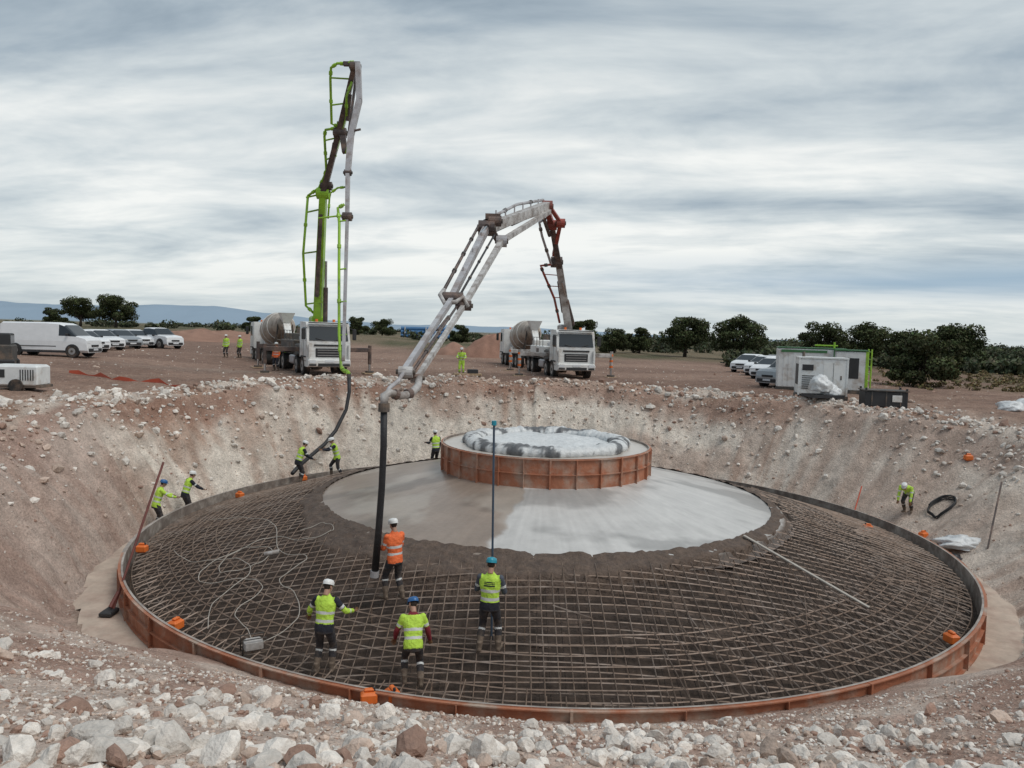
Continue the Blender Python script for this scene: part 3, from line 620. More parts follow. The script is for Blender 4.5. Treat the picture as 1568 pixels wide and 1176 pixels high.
def boomR(mb):
    T=Vector
    R2=(1.75,45.0,10.1);R3=(-1.38,36,7.55);R3b=(-.67,36.2,7.0)
    mb.beam((3.6,50.6,3.2),(2.75,48.3,6.9),.5,.55,.42,.45,'light_boom');mb.beam((2.75,48.3,6.9),(2.1,46.2,9.2),.34,.4,.3,.34,'dark_boom')
    mb.beam((2.35,47.7,7.6),(2.6,45.9,9.3),.22,.3,.2,.25,'red_boom');knuckle(mb,(2.55,48.1,7.2),.34,'dark_boom',.7);knuckle(mb,(2.1,46.2,9.2),.3,'red_boom',.6)
    knuckle(mb,(2.6,45.7,9.25),.27,'red_boom',.5);knuckle(mb,R2,.32,'red_boom',.6)
    mb.beam((2.1,46.2,9.25),(1.65,45.1,10.15),.3,.4,.3,.35,'red_boom');mb.beam((2.65,45.7,9.2),(1.8,45,10.2),.2,.25,.2,.25,'red_boom')
    ram(mb,(3.2,50.2,4.2),(2.5,47.9,7.4),.13);ram(mb,(2.0,46.4,8.6),(1.3,44.2,9.9));ram(mb,(3.9,50.6,3.4),(2.95,48.5,6.0),.14)
    ppipe(mb,[(3.0,50.4,3.5),(2.55,49.3,5.0),(1.75,47.9,6.5),(1.55,47.5,6.9),(2.2,47.6,7.0)],.075,'red_boom')
    for f in(.05,.5,.95): mb.cyl(T((2.55,49.3,5.0)).lerp(T((1.75,47.9,6.5)),f),T((3.2,49.5,5.0)).lerp(T((2.85,48.6,6.5)),f),.03,'red_boom',6)
    ppipe(mb,[(2.2,47.6,7.0),(1.55,46.6,8.6),(1.35,46,9.3),(1.9,45.6,9.6),(1.5,45,10.4)],.075,'grey_boom')
    mb.beam(R2,R3,.40,.52,.34,.42,'light_boom');mb.beam((1.9,44.9,9.8),R3b,.2,.26,.2,.24,'light_boom')
    ppipe(mb,[(1.5,45,10.45),(0,41,9.5),(-1.2,37,8.2),(-1.75,35.8,7.6)],.08,'grey_boom')
    ram(mb,(.8,42.5,9.2),(-1.0,37.3,7.6),.12);stays(mb,(1.2,44,9.9),(-1,37.5,8.2),(0,.0,.42),5,'grey_boom',.035)
    knuckle(mb,R3,.36,'dark_boom',.75);knuckle(mb,R3b,.28,'grey_boom',.5);knuckle(mb,(-1.0,36.1,7.9),.25,'dark_boom',.6)
    mb.beam((-1.4,36.0,7.9),(-.7,36.3,6.8),.3,.35,.25,.3,'dark_boom');mb.box((-1.1,36.2,8.1),(.7,.5,.25),'dark_boom');ram(mb,(-1.0,36.8,8.2),(-1.6,34.6,7.1),.12)
    mb.beam(R3,(-2.2,27.2,3.95),.28,.34,.2,.24,'grey_boom');mb.beam(R3b,(-1.72,27.2,3.75),.22,.26,.16,.2,'light_boom')
    for k in range(7):
        f=(k+.5)/7.5;a=T(R3).lerp(T((-2.2,27.2,3.95)),f)
        if k%2: mb.cyl(a+T((0,0,-.1)),a+T((0,0,.3)),.03,'grey_boom',6)
    ppipe(mb,[(-1.75,35.8,7.6),(-2.5,27.4,4.2)],.065,'dark_boom')
    ppipe(mb,[(-1.0,35.6,7.2),(-1.95,27.4,4.0)],.045,'rubber')
    knuckle(mb,(-2.15,27.1,3.9),.22,'dark_boom',.7);knuckle(mb,(-1.75,27.0,3.65),.18,'dark_boom',.5)
    mb.tube([(-2.5,27.4,4.2),(-2.6,27.0,4.0),(-2.4,26.6,3.7),(-2.0,26.5,3.75),(-1.8,26.9,3.95),(-1.6,26.8,3.6)],.08,'light_boom',8)
    mb.beam((-2.2,27.1,3.85),(-2.44,17.2,1.8),.16,.2,.12,.15,'grey_boom');mb.beam((-1.78,26.9,3.6),(-2.14,17.6,1.72),.14,.16,.1,.12,'light_boom')
    ppipe(mb,[(-1.98,26.6,3.6),(-2.29,17.4,1.76)],.04,'dark_boom')
    ram(mb,(-2.1,24.8,3.2),(-2.3,21,2.4),.06)
    knuckle(mb,(-2.4,17.3,1.8),.13,'light_boom',.32);knuckle(mb,(-2.18,17.5,1.66),.12,'light_boom',.26);mb.cyl((-2.5,17.35,1.7),(-2.1,17.45,1.7),.06,'dark_boom',8)
    mb.tube([(-2.12,17.5,1.7),(-2.10,17.1,1.5),(-2.2,16.7,1.36),(-2.4,16.4,1.33),(-2.58,16.2,1.42),(-2.68,16.15,1.35),(-2.68,16.1,1.15)],[.08,.085,.085,.08,.085,.095,.085],'light_boom',10)
    mb.cyl((-2.2,16.72,1.37),(-2.28,16.62,1.36),.11,'dark_boom',12);mb.cyl((-2.44,16.36,1.35),(-2.5,16.3,1.38),.11,'dark_boom',12)
    mb.tube([(-2.44,17.2,1.78),(-2.5,16.8,1.62),(-2.62,16.4,1.5),(-2.66,16.2,1.36)],.045,'grey_boom',8)
    mb.cyl((-2.68,16.1,1.2),(-2.68,16.1,1.02),.12,'chassis',12)
    mb.tube([(-2.68,16.1,1.1),(-2.67,16.08,.3),(-2.70,16.12,-.6),(-2.76,16.18,-1.5),(-2.84,16.25,-2.5)],[.072,.072,.072,.074,.08],'rubber',12)
    mb.cyl((-2.84,16.25,-2.44),(-2.85,16.26,-2.58),.095,'grey_boom',12)
def boomL(mb):
    L0=(-11.75,46.2,2.9);L1=(-10.95,44,10.3)
    mb.beam(L0,L1,.46,.62,.36,.45,'green_paint');mb.beam((-11.55,45.4,4.6),(-11.1,44.3,9.2),.2,.7,.2,.55,'dark_boom')
    ram(mb,(-11.2,45.8,3.0),(-11.0,45.0,6.6),.14);knuckle(mb,L1,.32,'green_paint',.7);knuckle(mb,(-10.75,43.9,10.7),.24,'dark_boom',.6)
    mb.beam((-10.9,43.9,10.4),(-9.75,42.5,13.4),.3,.4,.28,.36,'dark_boom');mb.beam((-9.75,42.5,13.4),(-8.65,41,16.35),.28,.36,.26,.32,'dark_boom')
    mb.beam((-10.6,43.7,11.2),(-9.3,42.2,14.2),.14,.5,.12,.5,'green_paint')
    mb.beam((-9.35,42.2,12.2),(-9.7,42.6,13.9),.3,.3,.3,.3,'dark_boom');knuckle(mb,(-9.7,42.5,13.3),.28,'dark_boom',.65);knuckle(mb,(-8.62,41,16.35),.25,'dark_boom',.5);mb.box((-8.9,41.1,16.5),(.7,.25,.2),'dark_boom')
    ram(mb,(-10.5,43.6,11.4),(-9.8,42.4,13.9),.12);ram(mb,(-9.2,41.9,13.8),(-8.8,41.2,16),.1)
    mb.beam((-9.3,42.2,12.2),(-8.75,41,12.9),.12,.14,.1,.12,'green_paint');mb.cyl((-8.6,40.1,12.8),(-8.12,40.2,12.95),.06,'dark_boom',8)
    mb.beam((-8.45,40.9,16.45),(-8.28,40.5,14.5),.26,.36,.26,.36,'grey_boom');mb.beam((-8.28,40.5,14.5),(-8.6,40.1,12.6),.26,.36,.26,.34,'grey_boom');mb.beam((-8.6,40.1,12.6),(-8.6,39.5,10.6),.27,.34,.24,.3,'grey_boom');mb.beam((-8.6,39.5,10.6),(-8.45,38.8,8.3),.2,.26,.18,.24,'grey_boom')
    mb.beam((-8.52,41,16.2),(-8.75,40.2,12.6),.1,.2,.1,.2,'dark_boom')
    knuckle(mb,(-8.45,38.8,8.3),.22,'dark_boom',.45);mb.beam((-8.45,38.8,8.3),(-8.02,36.4,1.2),.15,.2,.13,.16,'grey_boom');knuckle(mb,(-8.6,39.5,10.6),.16,'dark_boom',.35)
    g='green_paint'
    ppipe(mb,[(-11.9,45.8,3.6),(-12.3,45.6,4.0),(-12.3,44.9,7.0),(-11.9,44.3,10.2)],.075,g,g)
    for z,yy in((4.1,45.6),(7.0,44.9),(9.3,44.5),(10.1,44.3)): mb.cyl((-12.3 if z<8 else -12.0,yy,z),(-11.3,yy-.1,z+.15),.05,g,6)
    ppipe(mb,[(-11.9,44.3,10.2),(-11.2,44,10.6),(-10.8,43.6,11.2),(-10.65,43.4,11.5),(-10.65,42.9,13.2),(-10.55,42.7,13.5),(-9.7,42.5,13.6)],.07,g,g)
    mb.cyl((-10.65,43.2,12.0),(-10.0,43,12.2),.045,g,6);mb.cyl((-10.65,43,13.0),(-9.9,42.7,13.1),.045,g,6)
    ppipe(mb,[(-9.7,42.5,13.6),(-10.1,42.2,13.7),(-10.05,41.6,15.9),(-9.95,41.3,16.35),(-9.6,41.2,16.55),(-9.1,41.1,16.5),(-8.7,41,16.6)],.07,g,g)
    mb.cyl((-10.05,41.9,14.6),(-9.2,41.8,14.7),.045,g,6);mb.cyl((-10.05,41.5,15.9),(-8.9,41.3,15.8),.045,g,6)
    ppipe(mb,[(-9.2,41.7,14.0),(-9.1,41.2,14.9),(-8.8,41.1,15.6)],.06,g,g)
    ppipe(mb,[(-8.6,38.8,8.9),(-8.9,38.7,8.7),(-8.75,38.4,7.9),(-8.6,37.8,5.6),(-8.35,36.9,2.5),(-8.1,36.3,.95),(-7.95,36.1,.75),(-7.72,35.95,.72),(-7.62,35.8,.6)],.07,g,g)
    for z,yy,xx in((8.0,38.4,-8.78),(5.6,37.8,-8.6),(4.0,37.3,-8.45),(2.4,36.9,-8.35)): mb.cyl((xx,yy,z),(xx+.35,yy,z+.05),.04,g,6)
    mb.cyl((-9.9,38.9,8.2),(-8.7,38.5,8.3),.045,g,6);ppipe(mb,[(-9.6,39.6,8.3),(-9.6,39.9,9.6),(-9.2,39.9,9.9),(-8.7,39.6,9.9)],.05,g,g)
    mb.cyl((-7.62,35.8,.62),(-7.6,35.75,.3),.1,'chassis',12)
    mb.tube([(-7.6,35.75,.45),(-7.55,35.6,-.2),(-7.62,35.3,-1.0),(-7.95,34.7,-1.9),(-8.3,34.1,-2.45),(-8.7,33.3,-2.85),(-9.0,32.4,-3.2),(-9.05,31.7,-3.35)],.085,'rubber',10)
fl=math.atan2(-.891,.454);fr=math.atan2(-.983,.186)
pump_truck(-10.4,43.5,fl,'green_paint',boomL,'chassis')
pump_truck(3.95,47.9,fr,'light_boom',boomR,'white_paint')
def mixer(x,y,yaw):
    mb=MB();X=Matrix.Translation((9.0,0,0));truck_cab(mb,X)
    for s in(-1,1):
        mb.box((4.4,s*.42,.95),(8.6,.1,.28),'chassis')
        for a in(7.6,6.0,2.7,1.35): wheel(mb,a,s*1.24,.51,.34 if a>5 else .6)
        mb.box((2.0,s*1.05,1.12),(2.6,.5,.05),'black_plastic');mb.cyl((1.2,s*.6,1.1),(.9,s*.5,2.9),.06,'chassis');mb.cyl((2.0,s*.6,1.1),(.9,s*.5,2.6),.05,'chassis')
    A,B=Vector((.7,0,3.0)),Vector((6.4,0,2.15));pts=[A.lerp(B,t) for t in(0,.12,.3,.5,.68,.85,.97,1)]
    mb.tube(pts,[.45,.62,1.0,1.18,1.18,.95,.6,.3],'drum_beige',22,True)
    for t,rr_ in((.3,1.0),(.5,1.18),(.68,1.18),(.85,.95)):
        c=A.lerp(B,t);dd=(B-A).normalized();mb.cyl(c-dd*.03,c+dd*.03,rr_+.025,'white_paint',22)
    mb.box((6.9,0,1.75),(.5,1.0,1.3),'white_paint',bev=.06)
    mb.add([(.9,-.5,3.7),(.9,.5,3.7),(-.1,.5,3.7),(-.1,-.5,3.7),(.6,-.25,3.0),(.6,.25,3.0),(.2,.25,3.0),(.2,-.25,3.0)],[(0,4,5,1),(1,5,6,2),(2,6,7,3),(3,7,4,0)],'white_paint')
    mb.beam((.3,0,2.9),(-1.0,0,1.6),.5,.2,.35,.15,'white_paint',side=(0,1,0));mb.box((.1,-.9,1.6),(.06,.5,2.2),'chassis')
    return mb.build('concrete_mixer_truck',onG(x,y),yaw)
mixer(-15.9,54.2,fl+math.pi);mixer(1.7,59.5,fr+math.pi)
# ------------------------------------------------------------ people
def remesh(mb,vox):
    me=bpy.data.meshes.new('t');me.from_pydata(mb.v,[],mb.f);o=bpy.data.objects.new('t',me);SC.collection.objects.link(o)
    md=o.modifiers.new('r','REMESH');md.mode='VOXEL';md.voxel_size=vox
    m2=o.modifiers.new('s','SMOOTH');m2.factor=.5;m2.iterations=2
    dg=bpy.context.evaluated_depsgraph_get();ev=o.evaluated_get(dg).to_mesh();V=[v.co.copy() for v in ev.vertices];Fc=[tuple(p.vertices) for p in ev.polygons]
    o.evaluated_get(dg).to_mesh_clear();bpy.data.objects.remove(o);bpy.data.meshes.remove(me);return V,Fc
def make_head():
    m=MB();k='skin'
    m.ell((0,-.01,.03),(.073,.092,.088),k,16,12);m.ell((0,.02,-.035),(.055,.068,.075),k,14,10);m.ell((0,.055,-.075),(.03,.028,.028),k,10,8)
    m.tube([(0,.082,.03),(0,.1,.0),(0,.112,-.022),(0,.095,-.032)],[.010,.012,.015,.010],k,8);m.ell((0,.075,.032),(.05,.02,.012),k,10,6)
    for s in(-1,1): m.ell((s*.078,-.005,-.005),(.009,.02,.032),k,8,6);m.ell((s*.035,.058,-.03),(.02,.02,.02),k,8,6)
    m.ell((0,.083,-.052),(.022,.012,.009),k,8,6);m.tube([(0,-.02,-.16),(0,-.012,-.05)],[.055,.052],k,12)
    V,Fc=remesh(m,.0075);ms=[]
    for f in Fc:
        c=sum((V[i] for i in f),Vector())/len(f)
        hair=(c.z>.055 or (c.y<-.01 and c.z>-.05 and abs(c.x)<.08 and not(abs(c.x)>.07 and c.y>-.03)))
        ms.append('hair' if hair else 'skin')
    return V,Fc,ms
def make_hand():
    m=MB();k='skin';m.tube([(0,0,-.02),(0,0,.02),(0,0,.06),(0,-.004,.095)],[(.026,.02),(.036,.018),(.042,.017),(.038,.014)],k,12,side=(1,0,0))
    for x,l,c in((-.031,.062,.9),(-.0105,.078,.8),(.0105,.084,.75),(.031,.076,.7)):
        p=Vector((x,-.002,.085));pts=[p];a=.25
        for q in(.42,.32,.26): a+=c*.75;pts.append(pts[-1]+Vector((0,-math.sin(a-.3),math.cos(a-.3)))*l*q)
        m.tube(pts,[.0095,.009,.0085,.007],k,8)
    m.tube([(.03,-.004,.02),(.055,-.016,.05),(.062,-.03,.075),(.058,-.04,.095)],[.013,.012,.0105,.008],k,8)
    return remesh(m,.005)
HEAD=make_head();HAND=make_hand()
def worker(name,loc,yaw,helmet='helmet_white',top='hivis',hem='hivis',sleeve='navy',pants='dark_trousers',lean=0,head_pitch=0,head_yaw=0,la=None,ra=None,lf=None,rf=None,pel=.94,collar=None,band=True,upband='hivis',h=1.0,vox=.017,logo=False):
    # arms: (upper dir, fore dir); feet: (x,y,z)
    pe=Vector((0,0,pel));RL=lambda v,k=1:pe+Matrix.Rotation(-lean*k,3,'X')@(Vector(v)-Vector((0,0,.94)))
    la=la or ((-.16,.03,-1),(-.05,.3,-1));ra=ra or ((.16,.03,-1),(.05,.3,-1));lf=lf or (-.12,0,0);rf=rf or (.12,.03,0)
    m=MB();segs=[]
    st=[(.80,.175,.135,.1),(.88,.182,.138,.35),(.96,.175,.130,.7),(1.08,.172,.122,1),(1.22,.190,.130,1),(1.34,.205,.130,1),(1.41,.185,.112,1),(1.46,.10,.085,1),(1.50,.065,.065,1)]
    P=[RL((0,(-.0 if z<1.3 else .005),z),k) for z,a,b,k in st];m.tube(P,[(a,b) for _,a,b,_ in st],'skin',18,side=(1,0,0))
    segs.append(('torso',[RL((0,0,z)) for z in(.85,1.0,1.2,1.36)],.17));segs.append(('neck',[RL((0,.0,1.50)),RL((0,.01,1.58))],.06))
    m.tube([RL((0,0,1.46)),RL((0,.015,1.60))],[.06,.055],'skin',12)
    hands=[]
    for s,(ud,fd) in((-1,la),(1,ra)):
        sh=RL((s*.185,0,1.405));e=sh+Vector(ud).normalized()*.285;wv=Vector(fd).normalized();wr=e+wv*.25
        m.tube([sh-Vector((s*.05,0,0)),sh+(e-sh)*.12,sh+(e-sh)*.5,e],[.07,.068,.060,.052],'skin',12);m.ell(e,(.052,.052,.052),'skin',10,8);m.tube([e,e+wv*.08,e+wv*.24,wr],[.052,.054,.040,.036],'skin',12)
        m.ell(sh,(.07,.068,.066),'skin',10,8)
        segs.append(('armU',[sh,e],.055));segs.append(('armF',[e,wr-wv*.01],.045));hands.append((wr,wv,s))
    for s,ft in((-1,lf),(1,rf)):
        hp=pe+Vector((s*.085,0,-.03));an=Vector(ft)+Vector((0,0,.1));dv=an-hp;L_=min(dv.length,.849);mid=hp+dv*.515;bul=math.sqrt(max(0,.425**2-(L_/2)**2))
        fw=Vector((s*.12,1,0));fw=(fw-dv.normalized()*fw.dot(dv.normalized())).normalized();kn=mid+fw*bul
        m.tube([hp+Vector((0,0,.05)),hp+(kn-hp)*.3,hp+(kn-hp)*.75,kn],[(.098,.105),(.096,.10),(.076,.078),(.068,.07)],'skin',14,side=(1,0,0));m.ell(kn,(.068,.07,.068),'skin',12,8)
        m.tube([kn,kn+(an-kn)*.35,kn+(an-kn)*.8,an+Vector((0,0,.01))],[.066,.071,.06,.052],'skin',14)
        toe=an+Vector((s*.035,.17,-.055));m.tube([an+Vector((0,-.065,-.05)),an+Vector((0,-.03,-.045)),an+Vector((s*.01,.06,-.05)),toe,toe+Vector((0,.03,-.005))],[(.03,.035),(.045,.05),(.046,.045),(.046,.035),(.025,.02)],'skin',12,side=(1,0,0));m.tube([an+Vector((0,-.01,-.05)),an+Vector((0,0,.1))],[.048,.056],'skin',12)
        segs.append(('thigh',[hp,kn],.09));segs.append(('shin',[kn,an+Vector((0,0,.12))],.065));segs.append(('boot',[an+Vector((0,0,.03)),toe],.055))
    V,Fc=remesh(m,vox);A=np.array([v[:] for v in V])
    # cloth folds
    fo=(fbm(A[:,0]*8+A[:,2]*5+20,A[:,2]*9+A[:,1]*7+20,3,2)-.5)*.018;nn=A-A.mean(0);nn[:,2]=0;nn/=np.linalg.norm(nn,axis=1)[:,None]+1e-6;A=A+nn*fo[:,None]
    V=[Vector(a) for a in A];Cn=np.array([A[list(f)].mean(0) for f in Fc])
    best=np.full(len(Cn),1e9);lab=np.zeros(len(Cn),int);tt=np.zeros(len(Cn));names=[]
    for nm,pts,rad in segs:
        names.append(nm);k=len(names)-1;tot=len(pts)-1
        for i in range(tot):
            a=np.array(pts[i]);b=np.array(pts[i+1]);ab=b-a;t=np.clip(((Cn-a)@ab)/(ab@ab),0,1);dd=np.linalg.norm(Cn-a-t[:,None]*ab,axis=1)/rad
            u=dd<best;best[u]=dd[u];lab[u]=k;tt[u]=(i+t[u])/tot
    inv=np.array(Matrix.Rotation(lean,3,'X'));Lc=(Cn-np.array(pe))@inv.T;zl=Lc[:,2]+.94
    ms=[]
    for i in range(len(Fc)):
        n=names[lab[i]];z=zl[i];t=tt[i]
        if n=='torso':
            c=hem if z<.97 else top
            if z<.83: c=pants
            if band and (1.0<z<1.05 or 1.15<z<1.20): c='reflective'
            if logo and 1.26<z<1.36 and abs(Lc[i,0])<.1 and Lc[i,1]<0 and int(z*60)%2==0: c='navy'
            if z>1.44 and abs(Lc[i,0])<.11: c=collar or top
        elif n=='neck': c='skin' if z>1.52 else (collar or top)
        elif n=='armU': c=upband if t<.72 else sleeve; c='reflective' if .5<t<.68 and band else c
        elif n=='armF': c=sleeve; c='reflective' if (.35<t<.5 and sleeve=='hivis') else c
        elif n=='thigh': c=pants
        elif n=='shin': c='reflective' if .22<t<.34 else pants; c='boot' if t>.72 else c
        else: c='boot'
        ms.append(c)
    o=MB();o.add(V,Fc,ms,True)
    hc=RL((0,.03,1.63));HX=Matrix.Translation(hc)@Matrix.Rotation(-lean*.7-head_pitch,4,'X')@Matrix.Rotation(head_yaw,4,'Z')
    o.add(HEAD[0],HEAD[1],HEAD[2],True,HX)
    for s in(-1,1): o.ell((s*.028,.083,.012),(.011,.006,.006),'eye',8,6,HX)
    n=24;vs=[];fs=[];rg=[(1.0,0),(1.02,.3),(.97,.62),(.82,.85),(.55,.97),(.22,1.03),(.02,1.04)]
    for a,b in rg:
        for j in range(n):
            th=2*math.pi*j/n;rid=1+.03*(abs(math.cos(th))<.18)*(b>.2);vs.append((.098*a*math.cos(th)*rid,.122*a*math.sin(th)-.005,.045+.098*b*rid))
    for i in range(len(rg)-1):
        for j in range(n): q=(j+1)%n;fs.append((i*n+j,i*n+q,(i+1)*n+q,(i+1)*n+j))
    o.add(vs,fs,helmet,True,HX)
    vs=[];fs=[]
    for j in range(n):
        th=2*math.pi*j/n;f=.016+.05*max(0,math.sin(th))**3;x,y=math.cos(th),math.sin(th)
        vs+= [(.096*x,.12*y-.005,.05),((.098+f*.5)*x,(.122+f)*y-.005,.036),(.096*x,.118*y-.005,.040)]
    for j in range(n): q=(j+1)%n;fs+=[(j*3,j*3+1,q*3+1,q*3),(j*3+1,j*3+2,q*3+2,q*3+1)]
    o.add(vs,fs,helmet,True,HX)
    for wr,wv,s in hands:
        x=Vector((s,0,0));z=wv;y=z.cross(x)
        if y.length<.1: y=Vector((0,1,0))
        y.normalize();x=y.cross(z).normalized();X=Matrix((x,y,z)).transposed().to_4x4();X.translation=wr
        if s>0: X=X@Matrix.Scale(-1,4,(1,0,0))
        o.add(HAND[0],HAND[1] if s<0 else [tuple(reversed(f)) for f in HAND[1]],'glove',True,X)
    ob=o.build(name,loc,yaw,scale=h);return ob
def onM(x,y,dz=.02): return (x,y,float(cone_z(math.hypot(x-CX,y-CY)))+dz)
# near workers
worker('construction_worker',onM(-3.4,14.1),-.15,'helmet_white','hivis','navy','hivis',lean=.2,head_pitch=.35,head_yaw=-.3,la=((-.55,.15,-.8),(-.25,.55,-.55)),ra=((.6,.2,-.75),(.25,.9,-.25)),upband='navy',lf=(-.14,-.02,0),rf=(.13,.06,0),h=1.0,vox=.014)
worker('construction_worker',onM(-.31,14.5),-.15,'helmet_cyan','hivis','navy','grey_sleeve',lean=.05,head_pitch=.3,head_yaw=-.1,la=((-.3,.25,-.9),(.35,.9,.1)),ra=((.25,.2,-.95),(-.3,.95,.0)),upband='grey_sleeve',lf=(-.17,-.05,0),rf=(.17,.05,0),h=1.04,vox=.014,logo=True)
worker('construction_worker',onM(-1.66,13.62),.2,'helmet_blue','hivis','hivis','maroon',lean=.38,head_pitch=.35,head_yaw=.5,la=((-.4,.1,-.9),(-.1,.5,-.8)),ra=((.35,.0,-.95),(.2,.3,-.9)),upband='hivis',collar='maroon',lf=(-.15,.1,0),rf=(.15,-.05,0),pel=.86,h=.96,vox=.014)
worker('construction_worker',onM(-2.42,16.3),.75,'helmet_white','hivis_orange','hivis_orange','hivis_orange','dark_trousers',lean=.08,head_pitch=.2,head_yaw=0,la=((-.1,.3,-.95),(.05,.9,-.1)),ra=((.2,.3,-.95),(-.3,.9,.1)),upband='hivis_orange',lf=(-.15,.12,0),rf=(.15,-.08,0),h=1.0,vox=.014)
# left-rear group
worker('construction_worker',(-11.85,25.5,-4.25),-.9,'helmet_blue','hivis','hivis','hivis',lean=.3,head_pitch=.1,la=((-.2,.7,-.6),(.1,1,-.3)),ra=((.2,.7,-.6),(-.1,1,-.3)),h=1)
worker('construction_worker',(-11.6,27.2,-4.25),-.8,'helmet_white','hivis','navy','navy',lean=.35,head_pitch=-.1,la=((-.2,.7,-.6),(.1,1,-.5)),ra=((.2,.6,-.7),(-.1,1,-.5)),upband='navy',h=1)
worker('construction_worker',onM(-8.3,29.9,.0),-.9,'helmet_white','hivis','navy','navy',lean=.35,head_pitch=.2,la=((-.2,.6,-.8),(.1,.8,-.6)),ra=((.2,.5,-.9),(0,.8,-.5)),upband='navy',lf=(-.15,.15,0),h=1.0)
worker('construction_worker',onM(-7.35,32.4,0),1.9,'helmet_white','hivis','hivis','navy',lean=.3,head_pitch=.1,la=((-.2,.8,-.5),(0,1,.1)),ra=((.2,.7,-.6),(0,1,0)),upband='navy',lf=(-.2,-.25,0),rf=(.15,.2,0),pel=.9,h=1.02)
worker('construction_worker',onM(-3.5,35.9,0),.6,'helmet_white','hivis','navy','navy',lean=.1,upband='navy',la=((-.2,.5,-.8),(0,1,0)),h=1.05)
worker('construction_worker',onG(15.15,28.8,-.05),2.4,'helmet_white','hivis','navy','hivis',lean=1.15,head_pitch=-.2,la=((-.1,.3,-1),(0,.4,-1)),ra=((.1,.3,-1),(0,.4,-1)),pel=.82,h=1)
# on the platform
for x,y,a,hp in((-22.0,59.0,2.9,'helmet_white'),(-21.3,60,2.6,'helmet_white')): worker('construction_worker',onG(x,y),a,hp,'hivis','hivis','hivis','dark_trousers',h=1,vox=.022)
worker('construction_worker',onG(-3.15,47.5),3.1,'helmet_white','hivis','hivis','hivis','hivis',lean=.15,la=((-.3,.4,-.8),(.4,.8,-.2)),ra=((.3,.4,-.8),(-.4,.8,-.2)),h=1,vox=.022)
worker('construction_worker',onG(-14.6,47.5),2.8,'helmet_white','hivis_orange','hivis_orange','hivis_orange','navy',h=1,vox=.022)
# ------------------------------------------------------------ tools
mb=MB();mb.cyl((-.27,15.0,-3.3),(-.33,15.0,.93),.022,'blue_pole',10);mb.cyl((-.33,15.0,.93),(-.33,15.0,1.02),.05,'helmet_cyan',10);mb.cyl((-.27,15.0,-3.3),(-.27,15.0,-3.42),.035,'rubber',10);mb.build('levelling_staff')
mb=MB();mb.cyl((-9.45,18.1,-4.15),(-9.1,20,-.9),.03,'rust_pole',10);mb.box((-9.5,18.0,-4.2),(.3,.42,.12),'black_plastic',bev=.03);mb.cyl((-9.5,18.05,-4.1),(-9.42,18.3,-3.8),.05,'rust_pole',8);mb.build('concrete_float')
za_,zb_=float(cone_z(math.hypot(6.2-CX,19.9-CY)))+.1,float(cone_z(math.hypot(8.35-CX,17.3-CY)))+.1
mb=MB();mb.beam((6.2,19.9,za_),(8.35,17.3,zb_),.08,.03,.08,.03,'cable',side=(.79,.61,0));mb.build('screed_batten')
for i,(x,y,z) in enumerate([(-10.35,21.4,-3.64),(-7.0,15.95,-3.64),(-10.1,28.5,-3.62),(-8.7,32.1,-3.62),(-1.95,13.15,-3.68),(-2.35,13.05,-3.68),(9.1,33.4,-3.62),(12.4,26.1,-3.62),(12.15,25.9,-3.62),(14.3,26.6,gz(14.3,26.6)+.1),(14.8,27,gz(14.8,27)+.1),(9.75,16.4,-3.64),(17.6,29.3,gz(17.6,29.3)+.1)]):
    mb=MB();mb.box((0,0,.0),(.34,.26,.26),'orange_plastic',bev=.05);mb.box((0,0,.16),(.2,.1,.06),'orange_plastic',bev=.02);mb.cyl((.1,0,.13),(.1,0,.2),.03,'black_plastic',8);mb.build('orange_jerrycan',(x,y,z),i*1.3,scale=.85)
mb=MB();mb.box((0,0,.16),(.36,.24,.22),'light_boom',bev=.04)
for s in(-1,1):
    mb.tube([(-.22,s*.14,.02),(-.22,s*.14,.32),(.22,s*.14,.32),(.22,s*.14,.02),(-.22,s*.14,.02)],.014,'chassis',6)
mb.build('vibrator_converter',onM(-5.0,14.9,.05),.5)
def cable(name,pts,r=.010,m='cable'):
    P=[Vector((x,y,0)) for x,y in pts];out=[]
    for i in range(len(P)-1):
        a,b,c,d_=P[max(i-1,0)],P[i],P[i+1],P[min(i+2,len(P)-1)]
        for k in range(8):
            t=k/8;q=.5*((2*b)+(c-a)*t+(2*a-5*b+4*c-d_)*t*t+(3*b-a-3*c+d_)*t**3);out.append((q.x,q.y,float(cone_z(math.hypot(q.x-CX,q.y-CY)))+.08+.02*math.sin(i*3+k)))
    mb=MB();mb.tube(out,r,m,6);mb.build(name)
cable('vibrator_cable',[(-5.0,15.0),(-5.4,15.7),(-5.9,16.4),(-5.6,17.3),(-6.2,17.9),(-7.3,18.1),(-7.6,19.0),(-6.9,19.8),(-6.0,19.3),(-6.2,18.6),(-7.0,18.5),(-7.2,19.4),(-6.4,20.2),(-5.3,19.6),(-4.6,19.9),(-5.0,20.5),(-5.6,20.2)])
cable('vibrator_cable',[(-5.0,15.0),(-4.4,15.8),(-4.7,16.8),(-5.3,17.6),(-4.9,18.5),(-5.8,19.2),(-6.6,21.3),(-8.1,22.9),(-9.4,23.6)])
cable('vibrator_cable',[(-6.3,15.9),(-6.6,17.0),(-6.2,18.2),(-6.9,19.2),(-8.2,19.6),(-9.3,21.0)])
mb=MB();mb.tube([(-6.1,18.95,cone_z(9.5)+.15),(-5.75,19.05,cone_z(9.3)+.15)],.055,'light_boom',10);mb.build('concrete_vibrator')
